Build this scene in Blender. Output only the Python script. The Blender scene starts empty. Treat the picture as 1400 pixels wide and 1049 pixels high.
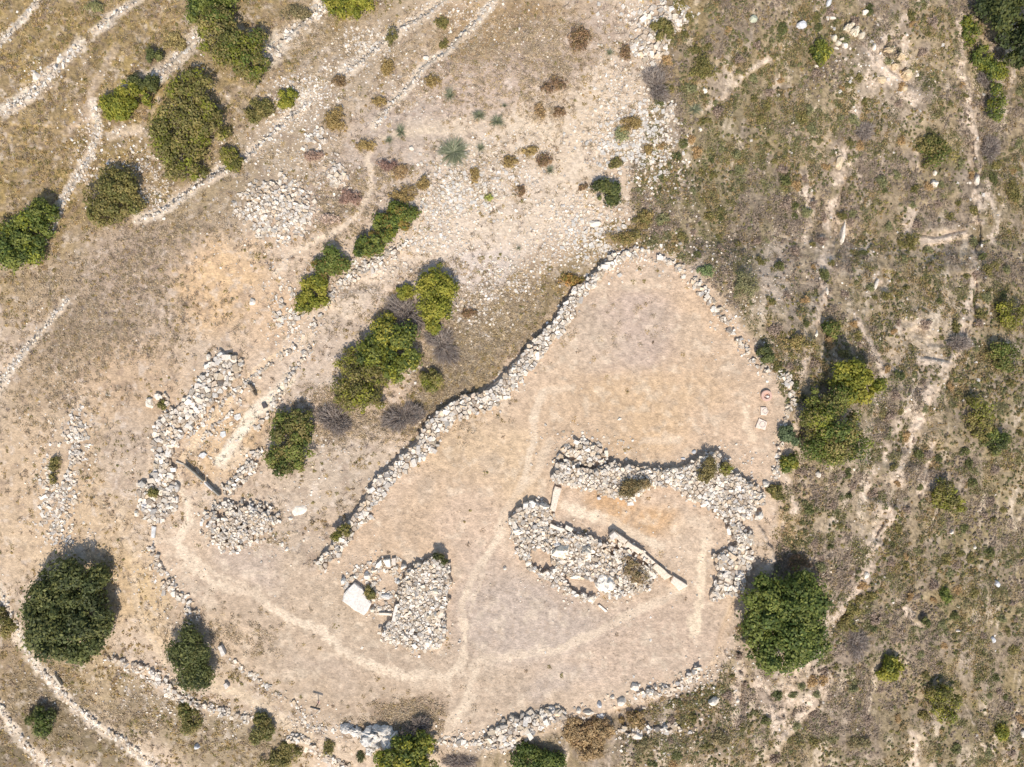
import bpy, math, random
import numpy as np
from mathutils import Vector
random.seed(7); rng = np.random.default_rng(7)
sc = bpy.context.scene; COL = sc.collection
R = math.radians
# ------------------------------------------------------------------ camera, sky, sun, exposure
HC = 77.0                                  # flight height above the plateau
PPM = 14.0                                 # photo pixels per metre on the plateau
CU, CV = 700.0, 524.5
cam = bpy.data.cameras.new('camera'); cam_o = bpy.data.objects.new('camera', cam); COL.objects.link(cam_o)
cam_o.location = (0, 0, HC); cam_o.rotation_euler = (0, 0, 0)
cam.sensor_width = 36; cam.lens = 36 * HC / (1400 / PPM); cam.clip_start = 0.5; cam.clip_end = 5000
sc.camera = cam_o
SUN_EL, SUN_AZ = 53.0, 177.0               # azimuth clockwise from +Y (image top)
w = bpy.data.worlds.new('World'); sc.world = w; w.use_nodes = True
nt = w.node_tree; nt.nodes.clear()
sky = nt.nodes.new('ShaderNodeTexSky'); sky.sky_type = 'NISHITA'; sky.sun_disc = False
sky.sun_elevation = R(SUN_EL); sky.sun_rotation = R(SUN_AZ)
bg = nt.nodes.new('ShaderNodeBackground'); bg.inputs[1].default_value = 0.15
wo = nt.nodes.new('ShaderNodeOutputWorld')
nt.links.new(sky.outputs[0], bg.inputs[0]); nt.links.new(bg.outputs[0], wo.inputs[0])
sl = bpy.data.lights.new('sun', 'SUN'); sl.energy = 3.2; sl.angle = R(0.53); sl.color = (1.0, 0.965, 0.915)
so = bpy.data.objects.new('sun', sl); COL.objects.link(so)
sd = Vector((math.sin(R(SUN_AZ)) * math.cos(R(SUN_EL)), math.cos(R(SUN_AZ)) * math.cos(R(SUN_EL)), math.sin(R(SUN_EL))))
so.rotation_euler = sd.to_track_quat('Z', 'Y').to_euler(); so.location = sd * 150
sc.view_settings.view_transform = 'Standard'; sc.view_settings.look = 'None'
sc.view_settings.exposure = 0.72; sc.view_settings.gamma = 1.0
sc.render.engine = 'CYCLES'
KAL = 0.66                                  # albedo per photographed linear value

# ------------------------------------------------------------------ helpers
def lin(c):
    c = np.asarray(c, float) / 255.0
    return np.where(c <= 0.04045, c / 12.92, ((c + 0.055) / 1.055) ** 2.4)
def alb(*c): return np.clip(lin(c) * KAL, 0.0, 0.85)
_perm = rng.permutation(512)
_g = rng.random((512, 512))
def vnoise(x, y):
    xi = np.floor(x).astype(int); yi = np.floor(y).astype(int)
    fx = x - xi; fy = y - yi; fx = fx * fx * (3 - 2 * fx); fy = fy * fy * (3 - 2 * fy)
    a = _g[xi & 511, yi & 511]; b = _g[(xi + 1) & 511, yi & 511]
    c = _g[xi & 511, (yi + 1) & 511]; d = _g[(xi + 1) & 511, (yi + 1) & 511]
    return (a * (1 - fx) + b * fx) * (1 - fy) + (c * (1 - fx) + d * fx) * fy
def fbm(x, y, o=4):
    s = 0; a = 1; t = 0
    for i in range(o):
        s = s + a * vnoise(x * 2 ** i + 17.3 * i, y * 2 ** i + 9.1 * i); t += a; a *= 0.55
    return s / t
def sstep(a, b, x):
    t = np.clip((x - a) / (b - a), 0, 1); return t * t * (3 - 2 * t)
def poly_dist(pts, U, V):
    """signed distance (px) to an open polyline; positive = left of travel in picture (v down)"""
    best = np.full(U.shape, 1e9); sgn = np.ones(U.shape); tt = np.zeros(U.shape)
    n = len(pts) - 1
    for i in range(n):
        ax, ay = pts[i]; bx, by = pts[i + 1]
        dx, dy = bx - ax, by - ay; L = dx * dx + dy * dy + 1e-9
        t = np.clip(((U - ax) * dx + (V - ay) * dy) / L, 0, 1)
        px = U - ax - t * dx; py = V - ay - t * dy
        d = np.hypot(px, py); m = d < best
        best = np.where(m, d, best); s = -(dx * (V - ay) - dy * (U - ax))
        sgn = np.where(m, np.sign(s), sgn); tt = np.where(m, (i + t) / n, tt)
    return best, sgn, tt
def inside(poly, U, V):
    r = np.zeros(U.shape, bool); n = len(poly)
    for i in range(n):
        x1, y1 = poly[i]; x2, y2 = poly[(i + 1) % n]
        if y1 == y2: continue
        c = ((V < y1) != (V < y2)) & (U < (x2 - x1) * (V - y1) / (y2 - y1) + x1)
        r ^= c
    return r
def sdist_poly(poly, U, V):                # + inside
    d, _, _ = poly_dist(list(poly) + [poly[0]], U, V)
    return np.where(inside(poly, U, V), d, -d)
def ribbon(pts, wd):
    """band polygon round a polyline; wd a number or one width per point"""
    n = len(pts); wl = [wd] * n if not hasattr(wd, '__len__') else wd
    L, Rr = [], []
    for i, (x, y) in enumerate(pts):
        x0, y0 = pts[max(0, i - 1)]; x1, y1 = pts[min(n - 1, i + 1)]
        dx, dy = x1 - x0, y1 - y0; l = math.hypot(dx, dy) + 1e-9
        nx, ny = -dy / l, dx / l; h = wl[i] / 2
        L.append((x + nx * h, y + ny * h)); Rr.append((x - nx * h, y - ny * h))
    return L + Rr[::-1]

# ------------------------------------------------------------------ traced lines of the place (photo pixels)
EDGE = [(428,777),(452,745),(488,698),(513,655),(550,620),(570,602),(578,583),(593,567),(617,550),(640,540),(660,537),(680,520),(700,499),(720,477),(743,453),(760,437),(770,418),(790,390),(817,370),(835,350),(870,343)]
CLIFF = [(1316,-20),(1313,20),(1320,63),(1317,117),(1330,163),(1335,213),(1340,300),(1333,367),(1335,427),(1320,460),(1297,537),(1280,607),(1263,667),(1250,720),(1235,790)]
LEDGE = [(1165,150),(1160,220),(1153,290),(1140,350),(1122,420),(1112,470)]
LEDGE2 = [(1255,560),(1240,640),(1215,700),(1180,770),(1150,830)]
TW = dict(   # terrace walls: points, width px, side of the drop, drop m
 a=([(-10,72),(0,60),(27,28),(50,0),(60,-14)], 7, 1, .5),
 b=([(5,153),(50,123),(77,93),(107,63)], 12, 1, .6),
 c=([(128,43),(157,20),(187,0),(200,-12)], 9, 1, .5),
 d=([(70,313),(93,263),(108,238),(123,217),(133,173),(127,143)], 9, 1, .7),
 e=([(187,300),(213,293),(233,280),(277,247),(333,220),(350,202),(383,173),(417,143),(430,128)], 9, 1, .6),
 f=([(214,104),(236,84),(253,67),(272,48)], 15, 1, .6),
 g=([(372,74),(379,62),(402,42),(438,10),(455,-10)], 22, 1, .7),
 h=([(470,100),(490,87),(510,70),(550,37),(583,20),(607,0),(620,-12)], 10, 1, .6),
 i=([(513,175),(537,140),(563,113),(580,90),(607,73),(643,37),(673,3),(684,-12)], 8, 1, .6),
 j=([(-6,538),(8,512),(30,483),(55,453),(93,410)], 8, 1, .5),
 k=([(-8,790),(0,810),(20,857),(43,903),(70,933),(100,967),(133,993),(167,1013),(207,1046),(222,1062)], 10, -1, .8),
 l=([(-8,955),(0,967),(20,1000),(44,1028),(67,1049),(80,1062)], 9, -1, .5),
)
STEPS = [(EDGE, 1, .62, 60)] + [(p, s, d, 60) for p, wd, s, d in TW.values()] + [
 (CLIFF, -1, .5, 90), (LEDGE, -1, .3, 50), (LEDGE2, -1, .35, 50),
 ([(426,452),(443,420),(467,387),(500,366),(533,350),(565,325)], -1, .45, 50),
 ([(393,1013),(433,1027),(470,1052),(480,1062)], -1, .8, 60),
 ([(143,900),(187,912),(217,935),(263,965),(300,978),(347,992)], -1, .6, 60),
 ([(1038,727),(1034,757),(1008,812),(985,860),(975,905),(957,920),(900,952),(800,982),(720,1010),(620,1030)], 1, .6, 70)]
STREAKS = [([(1152,205),(1148,250),(1132,300),(1128,350)],8),([(1156,298),(1146,330),(1136,352)],6),([(1203,365),(1196,396)],4),([(1130,360),(1127,400),(1115,440),(1105,480),(1095,525)],7),
 ([(1165,160),(1180,130),(1195,95),(1190,70),(1215,50),(1237,28)],8),([(1200,90),(1225,110),(1250,130)],14),([(1235,50),(1240,90),(1232,125)],8),([(1246,288),(1240,320),(1262,332),(1290,328),(1340,312)],7),
 ([(1312,20),(1318,60),(1315,100),(1325,140),(1332,180),(1335,230),(1338,310)],6),([(1333,345),(1330,400),(1322,440),(1310,480),(1290,512),(1270,545),(1255,580),(1240,620),(1226,660)],8),([(1258,492),(1300,500)],8),([(1228,452),(1262,440)],8),
 ([(1275,600),(1268,640),(1262,672)],6),([(1240,560),(1225,590),(1210,620)],6),([(1245,590),(1235,640)],5),([(1192,645),(1180,682)],5),([(1202,690),(1198,720),(1188,742)],6),([(1217,700),(1200,735),(1185,790),(1165,822),(1145,842),(1128,852)],8),
 ([(1130,930),(1110,960),(1090,985),(1070,1010),(1052,1045)],9),([(1085,950),(1060,1005)],8),([(1240,830),(1256,852)],6),([(1251,1005),(1250,1060)],9),([(1318,962),(1352,1032)],2.5),([(1040,940),(1062,990)],12),([(1025,700),(1058,760),(1046,800)],6),
 ([(1095,560),(1082,600),(1076,660),(1090,700)],7),([(1375,60),(1385,110),(1372,160)],5),([(1355,330),(1362,300),(1350,250)],6),([(1170,430),(1190,470),(1210,520)],5),([(1100,330),(1108,290),(1100,240)],6),([(965,150),(1010,110),(1050,80)],5),([(1000,880),(1012,930),(1000,985)],8)]
UB_V = [-60,0,60,150,230,330,380,430,520,600,680,780,880,960,1110]
UB_U = [890,900,905,890,862,880,960,1005,1062,1085,1062,1050,1015,960,900]
def height(U, V):
    ub = np.interp(V, UB_V, UB_U)
    d = np.maximum(0, U - ub - 10)
    z = -0.020 * d * sstep(0, 120, d)
    z = z - 0.012 * np.maximum(0, V - 1000) * sstep(1000, 1060, V)
    r = np.hypot(U - 620, V - 600); ll = sstep(760, 420, U)
    z = z - 0.0085 * np.maximum(0, r - 330) * ll
    z = z + 0.5 * (fbm(U / 120 + 3, V / 120) - .5) * (.35 + sstep(20, 200, d))
    z = z + 0.28 * (fbm(U / 26 + 40, V / 60 + 7, 3) - .5) * (.12 + .9 * sstep(10, 120, d))
    z = z + 0.05 * (fbm(U / 7, V / 7, 2) - .5)
    for pts, wd in STREAKS:
        m = (U > min(q[0] for q in pts) - 30) & (U < max(q[0] for q in pts) + 90) & (V > min(q[1] for q in pts) - 30) & (V < max(q[1] for q in pts) + 30)
        if not m.any(): continue
        dd, sg, tt = poly_dist(pts, U[m] + 14 * (fbm(U[m] / 12 + 9, V[m] / 12, 3) - .5), V[m]); sv = dd * np.sign(U[m] - np.interp(V[m], sorted(q[1] for q in pts), [q[0] for q in sorted(pts, key=lambda q: q[1])]))
        z[m] -= .6 * sstep(0, 3.5, sv - wd * .35) * np.exp(-np.maximum(dd, 0) / 26) * sstep(0, .2, tt) * sstep(1, .8, tt)
    for pts, side, drop, dec in STEPS:
        u0 = min(p[0] for p in pts) - 4 * dec; u1 = max(p[0] for p in pts) + 4 * dec
        v0 = min(p[1] for p in pts) - 4 * dec; v1 = max(p[1] for p in pts) + 4 * dec
        m = (U > u0) & (U < u1) & (V > v0) & (V < v1)
        if not m.any(): continue
        jw = 16 * (fbm(U[m] / 20 + 9, V[m] / 20, 3) - .5) if dec in (90, 50) else 0
        dd, sg, tt = poly_dist(pts, U[m] + jw, V[m])
        ax, ay = pts[0]; bx, by = pts[-1]
        s = dd * sg * side
        ef = .08 if pts is EDGE else .3; fade = sstep(0, ef, tt) * sstep(1, 1 - ef, tt)
        if dec in (90, 50): fade = fade * sstep(.35, .6, fbm(U[m] / 40 + 1, V[m] / 26 + 3, 2))
        z[m] -= drop * sstep(-1.2, 1.4, s) * np.exp(-np.maximum(s, 0) / dec) * fade
    # mounds carrying rubble
    for (cu, cv, ru, rv, h) in [(383,288,62,52,.7),(85,650,32,100,.5),(455,235,30,30,.3),(1190,100,60,50,.8)]:
        q = ((U - cu) / ru) ** 2 + ((V - cv) / rv) ** 2; z = z + h * np.exp(-q * 1.6)
    return z

# ------------------------------------------------------------------ ground grid
def axis(a, b, st, far):
    c = list(np.arange(a, b + .01, st)); g = st; lo = []; x = a
    while x > -far:
        g *= 1.35; x -= g; lo.append(x)
    g = st; hi = []; x = c[-1]
    while x < far:
        g *= 1.35; x += g; hi.append(x)
    return np.array(lo[::-1] + c + hi)
AU = axis(-80, 1480, 1.7, 16000); AV = axis(-80, 1130, 1.7, 16000)
GU, GV = np.meshgrid(AU, AV)
GZ = height(GU, GV); GZ = np.maximum(GZ, -14 - 0 * GZ)
IU = np.interp
def gz(u, v):
    u = np.asarray(u, float); v = np.asarray(v, float)
    fi = np.interp(u, AU, np.arange(len(AU))); fj = np.interp(v, AV, np.arange(len(AV)))
    i = np.clip(fi.astype(int), 0, len(AU) - 2); j = np.clip(fj.astype(int), 0, len(AV) - 2)
    a = fi - i; b = fj - j
    return (GZ[j, i] * (1 - a) + GZ[j, i + 1] * a) * (1 - b) + (GZ[j + 1, i] * (1 - a) + GZ[j + 1, i + 1] * a) * b
def W(u, v, z):
    s = (HC - z) / HC / PPM
    return (u - CU) * s, (CV - v) * s, z
def at(u, v, dz=0.0):
    z = float(gz(u, v)) + dz; return Vector(W(u, v, z))
def ground_z(x, y):                        # terrain height under a world point
    z = np.zeros(np.shape(x))
    for _ in range(4):
        s = PPM * HC / (HC - z); z = gz(CU + x * s, CV - y * s)
    return z

# ------------------------------------------------------------------ what the ground is made of
SOIL = (204,182,158); PATH = (227,207,182)
PLATEAU = [(428,780),(488,700),(550,622),(580,585),(640,542),(700,505),(760,440),(835,352),(870,345),(935,372),(985,430),(1045,500),(1075,530),(1080,560),(1062,640),(1040,720),(1020,800),(975,905),(900,950),(800,978),(700,1000),(600,1010),(500,985),(430,975),(330,910),(240,850),(205,745),(280,700),(400,760)]
BLOBS = [(415,125,46,24,-38,(226,211,192),.8),(395,165,40,20,-38,(220,204,186),.7),(505,62,34,20,-38,(226,211,192),.8),(560,45,40,16,-38,(222,206,186),.7),(625,270,70,34,-25,(232,218,202),.8),(600,320,60,24,-40,(226,210,192),.7),
 (560,70,60,20,-38,(196,174,150),.6),(440,50,50,26,-38,(158,136,108),.8),(650,80,60,30,-10,(172,150,132),.7),(470,255,50,40,-20,(186,164,146),.7),(450,290,60,26,-30,(190,168,150),.6),(265,300,90,30,-38,(186,166,148),.7),(240,240,60,30,-40,(200,182,162),.5),
 (880,60,40,60,0,(206,190,172),.5),(880,190,50,50,0,(206,190,170),.5),(820,300,60,40,0,(216,198,176),.6),(840,330,40,30,-40,(190,170,146),.5),(460,790,60,40,10,(200,176,148),.5),(480,880,120,40,25,(182,164,144),.7),(560,850,60,60,0,(184,166,146),.6),(340,840,100,30,30,(188,170,150),.7),
 (700,900,120,40,-5,(190,172,152),.6),(860,900,110,40,-15,(196,176,154),.6),(800,850,90,30,0,(182,166,152),.7),(400,500,30,14,-45,(214,190,160),.6),(90,760,60,50,0,(206,180,148),.6),(20,600,40,80,0,(196,174,146),.5), # u, v, ru, rv, angle, colour, strength
 (700,540,420,300,0,(208,184,160),.6),(250,120,330,170,-38,(168,147,113),.95),(60,60,150,140,0,(167,144,103),.9),(120,230,130,90,-40,(165,142,112),.7),
 (60,200,110,120,0,(166,142,108),.8),(420,110,130,60,-38,(188,168,145),.7),(520,60,110,50,-38,(180,160,135),.6),(700,40,110,50,0,(168,142,108),.8),(720,90,80,50,-20,(178,158,140),.7),
 (560,200,110,70,-40,(196,176,158),.8),(640,250,120,80,-30,(212,193,173),.8),(720,280,120,70,-35,(216,197,176),.8),(800,170,70,110,15,(214,193,168),.7),
 (700,180,90,40,0,(217,197,172),.6),(670,130,80,50,-20,(200,178,160),.6),(800,60,60,40,0,(188,168,150),.7),(640,380,90,50,-35,(210,194,180),.8),
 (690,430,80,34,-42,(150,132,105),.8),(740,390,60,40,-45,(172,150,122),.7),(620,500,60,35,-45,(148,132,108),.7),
 (500,400,70,26,-38,(206,186,166),.9),(430,490,80,30,-40,(205,185,165),.7),(470,640,90,60,-45,(190,172,152),.7),(400,690,70,40,-40,(200,180,158),.6),
 (300,390,78,68,0,(222,188,148),.95),(370,430,50,60,0,(214,184,152),.7),(160,400,90,75,-30,(184,163,143),.6),(200,350,70,50,-20,(184,162,142),.5),(110,470,80,60,-40,(165,144,122),.7),
 (60,400,70,60,-40,(178,156,130),.7),(100,560,110,70,0,(200,176,148),.7),(60,520,60,50,-50,(182,158,130),.6),(180,520,70,60,0,(200,172,142),.7),(30,680,70,110,0,(206,180,150),.8),(140,670,50,100,0,(204,178,146),.7),
 (170,620,30,70,10,(192,172,152),.6),(310,600,70,40,-45,(212,182,146),.8),(280,560,50,15,-45,(218,190,158),.7),(300,520,40,20,-45,(214,180,144),.6),
 (170,800,50,60,0,(205,178,142),.8),(210,830,30,60,-20,(212,184,144),.6),(300,830,60,50,0,(190,170,150),.7),(400,800,90,60,30,(190,170,148),.7),(330,770,50,30,20,(192,175,160),.6),(400,890,120,50,35,(186,166,144),.8),(500,960,120,40,15,(180,160,138),.7),
 (430,930,60,30,0,(186,168,150),.6),(560,980,60,26,0,(148,128,108),.7),(300,880,90,40,35,(196,174,148),.6),
 (120,930,90,40,30,(192,168,132),.7),(220,980,90,40,30,(165,146,118),.8),(60,960,60,60,30,(150,130,98),.9),(110,1010,90,40,30,(140,124,98),.9),(20,900,30,60,0,(160,138,108),.7),(10,1030,40,40,0,(120,106,84),.8),
 (330,1020,90,40,10,(160,142,116),.8),(400,960,50,40,0,(188,166,140),.5),(290,990,60,30,0,(168,150,124),.7),
 (900,480,140,90,0,(206,178,148),.9),(860,450,70,60,0,(192,172,158),.7),(800,460,50,40,-40,(206,184,160),.6),(880,570,150,60,0,(205,176,142),.85),(760,590,90,60,0,(204,178,150),.6),(1000,600,60,60,0,(206,180,154),.6),
 (650,640,80,90,-40,(208,182,150),.8),(580,720,110,60,-40,(204,178,150),.7),(650,730,50,60,0,(204,180,158),.6),(660,830,60,70,0,(190,172,156),.7),
 (730,850,90,60,0,(188,172,158),.8),(900,880,100,50,-10,(196,174,154),.7),(800,920,120,40,-15,(200,178,158),.6),(870,700,80,26,20,(206,170,130),.8),(930,760,50,50,0,(208,186,162),.7),
 (470,830,70,40,20,(196,176,152),.6),(700,960,90,40,0,(192,172,150),.7),(760,935,60,20,-15,(190,174,160),.6),
]
RIGHTP = [(905,-60),(905,60),(890,150),(858,230),(866,330),(950,365),(1000,425),(1060,515),(1088,600),(1066,680),(1052,780),(1010,850),(985,925),(900,962),(780,990),(700,1020),(620,1030),(600,1110),(1480,1110),(1480,-60)]
RBLOBS = [
 (960,60,70,80,0,(150,130,92),.8),(900,180,60,60,0,(150,134,104),.8),(985,115,28,26,0,(205,183,156),.9),(1000,250,90,110,0,(138,126,98),.7),(880,330,50,40,0,(150,130,92),.7),
 (1060,380,36,60,0,(205,185,165),.85),(1110,250,30,110,10,(182,162,136),.6),(1140,330,20,80,15,(196,174,150),.5),(1190,100,50,45,0,(200,182,154),.85),(1225,60,40,30,0,(180,160,128),.5),(1230,120,40,60,0,(205,186,158),.6),
 (1260,330,70,22,-10,(196,175,150),.55),(1270,450,70,40,-35,(200,180,156),.7),(1240,540,60,50,-50,(182,164,148),.6),(1330,120,18,90,0,(192,172,142),.5),(1355,250,24,120,0,(140,126,98),.5),(1360,180,30,60,0,(135,120,92),.5),
 (1200,650,60,70,-60,(170,152,132),.6),(1150,780,80,50,-55,(190,170,146),.7),(1080,680,40,60,0,(180,156,126),.7),(1065,740,22,50,0,(176,148,110),.8),(1100,820,40,70,-60,(170,150,130),.5),(1080,930,60,50,-40,(196,174,150),.75),(1020,980,80,40,-20,(178,156,136),.7),(980,1020,80,36,0,(160,142,122),.6),
 (880,1000,60,40,0,(150,132,108),.7),(820,1040,110,20,0,(140,122,96),.6),(1340,800,70,140,0,(150,134,98),.7),(1370,950,60,90,0,(146,128,92),.7),(1300,1000,70,50,0,(128,116,88),.6),(1200,1000,70,60,0,(132,118,94),.6),(1180,870,30,60,0,(140,128,112),.5),(1250,1020,14,40,0,(200,180,155),.8),
 (1370,560,50,110,0,(148,134,98),.5),(1385,100,40,80,0,(128,110,80),.5),(1150,900,40,30,0,(150,134,116),.6),(640,1045,60,18,0,(170,150,126),.5),
 (1290,230,30,40,0,(130,118,88),.6),(1180,290,50,70,0,(150,132,108),.5),(1120,60,60,60,0,(140,124,90),.5),(1050,150,50,80,0,(148,130,98),.5),
]
PATHS = [(p_, w_ * 1.35, .85, (224,206,184)) for p_, w_, s_, d_ in TW.values()] + [  # points, width px, strength, colour
 ([(240,645),(256,690),(262,715),(236,737),(255,770),(290,797),(350,817),(383,838),(437,858),(467,887),(500,907),(550,923),(610,928),(633,907),(638,880),(633,833),(645,785),(670,753),(688,725)],9,.75,PATH),
 ([(262,760),(300,790),(345,806),(390,835),(440,868),(480,905),(540,930)],4,.5,PATH),([(645,838),(655,800),(662,765),(684,735)],4,.5,PATH),([(618,1000),(632,965),(648,930),(660,900)],4,.5,PATH),
 ([(210,740),(235,735),(250,752),(270,775),(300,805),(330,812)],8,.5,PATH),
 ([(612,1005),(615,985),(640,955),(650,925),(655,908),(700,895),(760,888),(800,870),(850,845),(900,825),(935,805)],10,.55,PATH),
 ([(690,752),(683,720),(700,680),(715,655),(725,610),(730,570),(745,535),(782,528)],8,.55,PATH),
 ([(712,665),(735,640),(750,605)],9,.35,PATH),
 ([(947,862),(953,835),(958,800),(962,768),(966,742)],9,.8,(232,212,184)),
 ([(925,715),(945,712),(965,722),(970,745)],14,.6,(226,204,178)),
 ([(768,688),(790,701),(840,715),(880,735),(902,748)],11,.9,(232,212,186)),
 ([(1018,560),(1022,585),(1032,602)],10,.7,(228,206,178)),([(880,602),(930,604),(910,595)],8,.45,(226,204,178)),
 ([(240,640),(255,618),(290,580),(330,535),(350,505),(400,475),(430,450)],7,.9,(230,202,168)),
 ([(378,372),(398,347),(450,325),(490,295),(508,262),(508,235),(503,215),(520,190),(560,178),(610,176)],6.5,.95,(228,206,180)),
 ([(165,690),(165,725),(185,760),(180,810),(200,860),(225,905)],7,.5,(222,198,168)),
 ([(400,470),(480,405),(520,370),(570,345),(640,325),(720,320),(780,255),(825,190),(850,110),(838,82)],30,.55,(221,201,178)),
 ([(560,175),(640,172),(700,168),(790,190)],20,.5,(219,198,172)),
 ([(395,515),(350,562),(322,598),(300,632)],13,.9,(240,222,198)),([(300,632),(330,622)],18,.5,(238,220,196)),
 ([(325,533),(300,560),(262,600)],6,.5,(232,206,172)),
 ([(280,932),(340,952),(390,985),(430,1012)],14,.5,(216,194,164)),
 ([(130,820),(60,770),(20,730),(0,700)],16,.25,(222,198,168)),
 ([(90,180),(115,160),(130,120),(160,60)],10,.3,(214,190,168)),([(150,187),(165,180),(190,178)],12,.6,(218,196,170)),
 ([(240,260),(300,240),(360,205)],8,.3,(214,190,168)),([(950,860),(945,850)],14,.7,(232,212,184)),
 ([(560,935),(610,940)],10,.25,PATH),([(640,955),(625,985)],14,.4,PATH),
 ([(450,1000),(400,985),(350,960)],10,.3,PATH),([(1000,812),(990,860),(975,905)],9,.4,(214,190,162)),
]
def blob_mix(C, U, V, blobs, Wm=None):
    for (cu, cv, ru, rv, an, col, st) in blobs:
        m = (np.abs(U - cu) < 2.4 * max(ru, rv)) & (np.abs(V - cv) < 2.4 * max(ru, rv))
        if not m.any(): continue
        x = U[m] - cu; y = V[m] - cv; a = R(an); xx = (x * math.cos(a) + y * math.sin(a)) / ru; yy = (-x * math.sin(a) + y * math.cos(a)) / rv
        wgt = st * sstep(1.35, .55, np.hypot(xx, yy))
        if Wm is not None: wgt = wgt * Wm[m]
        C[m] += (lin(col) - C[m]) * wgt[:, None]
def ground_colour(U, V):
    n1 = fbm(U / 55, V / 55, 5) - .5; n2 = fbm(U / 55 + 50, V / 55 + 31, 5) - .5
    Uw = U + 60 * n1; Vw = V + 60 * n2
    C = np.ones(U.shape + (3,)) * lin(SOIL)
    blob_mix(C, Uw, Vw, [(a_, b_, c_, d_, e_, f_, min(1, g_ * 1.25)) for a_, b_, c_, d_, e_, f_, g_ in BLOBS])
    pl = sstep(-2, 5, sdist_poly(PLATEAU, U, V))
    # the enclosure floor is one dry trodden soil
    f = fbm(U / 30 + 5, V / 30, 4)
    C += (lin((207,181,153)) - C) * (pl * .12)[..., None]
    C += (lin((191,173,153)) - C) * (pl * sstep(.52, .72, fbm(U / 45 + 9, V / 45 + 70, 4)) * .4)[..., None]
    C += (lin((226,208,184)) - C) * (pl * sstep(.56, .74, fbm(U / 14 + 21, V / 14 + 40, 4)) * .40)[..., None]
    C += (lin((178,156,134)) - C) * (pl * sstep(.56, .74, fbm(U / 9 + 51, V / 9 + 12, 4)) * .35)[..., None]
    # fine straw and pebble grain of the trodden floor
    C *= (1 + (pl * .16 * np.clip((fbm(U / 5.5 + 3, V / 4.5 + 61, 4) - .5) * 4, -1, 1)))[..., None]
    # right slope: scrubby pale marl with thin strata
    rp = sstep(-6, 10, sdist_poly(RIGHTP, U + 14 * n1, V + 14 * n2))
    S = np.ones(C.shape) * lin((166,147,119)); blob_mix(S, Uw, Vw, RBLOBS)
    strat = fbm(U / 9 + V / 60 + 11, V / 70, 4)
    patch = fbm(U / 22 + 3, V / 30 + 90, 5)
    S += (lin((212,193,170)) - S) * (sstep(.53, .66, .55 * strat + .45 * patch) * .8)[..., None]
    S += (lin((150,134,120)) - S) * (sstep(.5, .62, fbm(U / 34 + 61, V / 44 + 8, 4)) * .6)[..., None]
    S += (lin((132,118,86)) - S) * (sstep(.55, .75, fbm(U / 10 + 60, V / 12 + 8, 4)) * .5)[..., None]
    n3 = fbm(U / 9 + 4, V / 9 + 2, 4) - .5; n4 = fbm(U / 20 + 4, V / 20 + 72, 3)
    for pts, wd in STREAKS:
        m = (U > min(q[0] for q in pts) - 40) & (U < max(q[0] for q in pts) + 40) & (V > min(q[1] for q in pts) - 40) & (V < max(q[1] for q in pts) + 40)
        if not m.any(): continue
        d, s, t = poly_dist(pts, U[m] + 26 * n3[m], V[m])
        S[m] += (lin((222,200,178)) - S[m]) * (sstep(wd * 1.5, wd * .2, d / (.3 + 1.2 * n4[m])) * .88 * sstep(.3, .55, n4[m] + .6 * n3[m] + .05))[:, None]
    C += (S - C) * rp[..., None]
    # mottling of dry grass (olive, rust, grey straw)
    grass = sstep(380, 250, (U * .62 + V * .78)) * (1 - rp)
    C += (lin((160,137,98)) - C) * (grass * .55)[..., None]
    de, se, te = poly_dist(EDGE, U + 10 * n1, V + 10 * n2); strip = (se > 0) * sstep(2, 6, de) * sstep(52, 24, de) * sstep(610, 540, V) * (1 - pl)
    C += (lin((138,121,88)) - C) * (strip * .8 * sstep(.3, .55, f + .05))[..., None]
    for k, (col, sc_, lo, hi, st) in enumerate([((176,150,92), 16, .52, .7, .55), ((128,112,78), 9, .55, .75, .5), ((206,184,160), 13, .6, .78, .6)]):
        C += (lin(col) - C) * (grass * sstep(lo, hi, fbm(U / sc_ + 13 * k, V / sc_ + 29 * k, 4)) * st)[..., None]
    C += (lin((150,128,112)) - C) * ((1 - rp) * (1 - pl) * sstep(.56, .74, fbm(U / 11 + 77, V / 11 + 5, 4)) * .4)[..., None]
    C += (lin((222,206,190)) - C) * ((1 - rp) * (1 - pl) * sstep(.58, .74, fbm(U / 8 + 33, V / 8 + 51, 4)) * .45)[..., None]
    e3 = fbm(U / 5 + 3, V / 5 + 4, 3) - .5
    # strewn pale limestone gravel in the stony ground between track and walls
    for pts, wd, st, col in PATHS:
        m = (U > min(p[0] for p in pts) - 3 * wd) & (U < max(p[0] for p in pts) + 3 * wd) & (V > min(p[1] for p in pts) - 3 * wd) & (V < max(p[1] for p in pts) + 3 * wd)
        if not m.any(): continue
        d, s, t = poly_dist(pts, U[m] + 14 * n1[m] + 9 * e3[m], V[m] + 14 * n2[m] - 9 * e3[m])
        wv = .55 + .95 * fbm(U[m] / 14, V[m] / 14 + 8, 4)
        C[m] += (lin(col) - C[m]) * (min(1, st * 1.3) * sstep(wd * .78, wd * .36, d / wv) * (.55 + .45 * sstep(.35, .55, fbm(U[m] / 28 + 8, V[m] / 28, 3))))[:, None]
    C *= 1 + pl[..., None] * np.array([.01, .0, .0])
    # per-decimetre irregularity of soil, straw and stones
    e1 = fbm(U / 3.2, V / 3.2 + 4, 3) - .5; e2 = vnoise(U / 1.9 + 9, V / 1.9) - .5
    amp = .42 + .34 * rp + .34 * grass - .12 * pl
    C *= (1 + amp * e1 * 1.6 + .18 * amp * e2 * 2)[..., None]
    C *= (1 + .12 * (fbm(U / 90, V / 90 + 3, 3) - .5))[..., None]
    C *= np.array([1.035, .985, .90])
    return np.clip(C, .01, .9)

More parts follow.
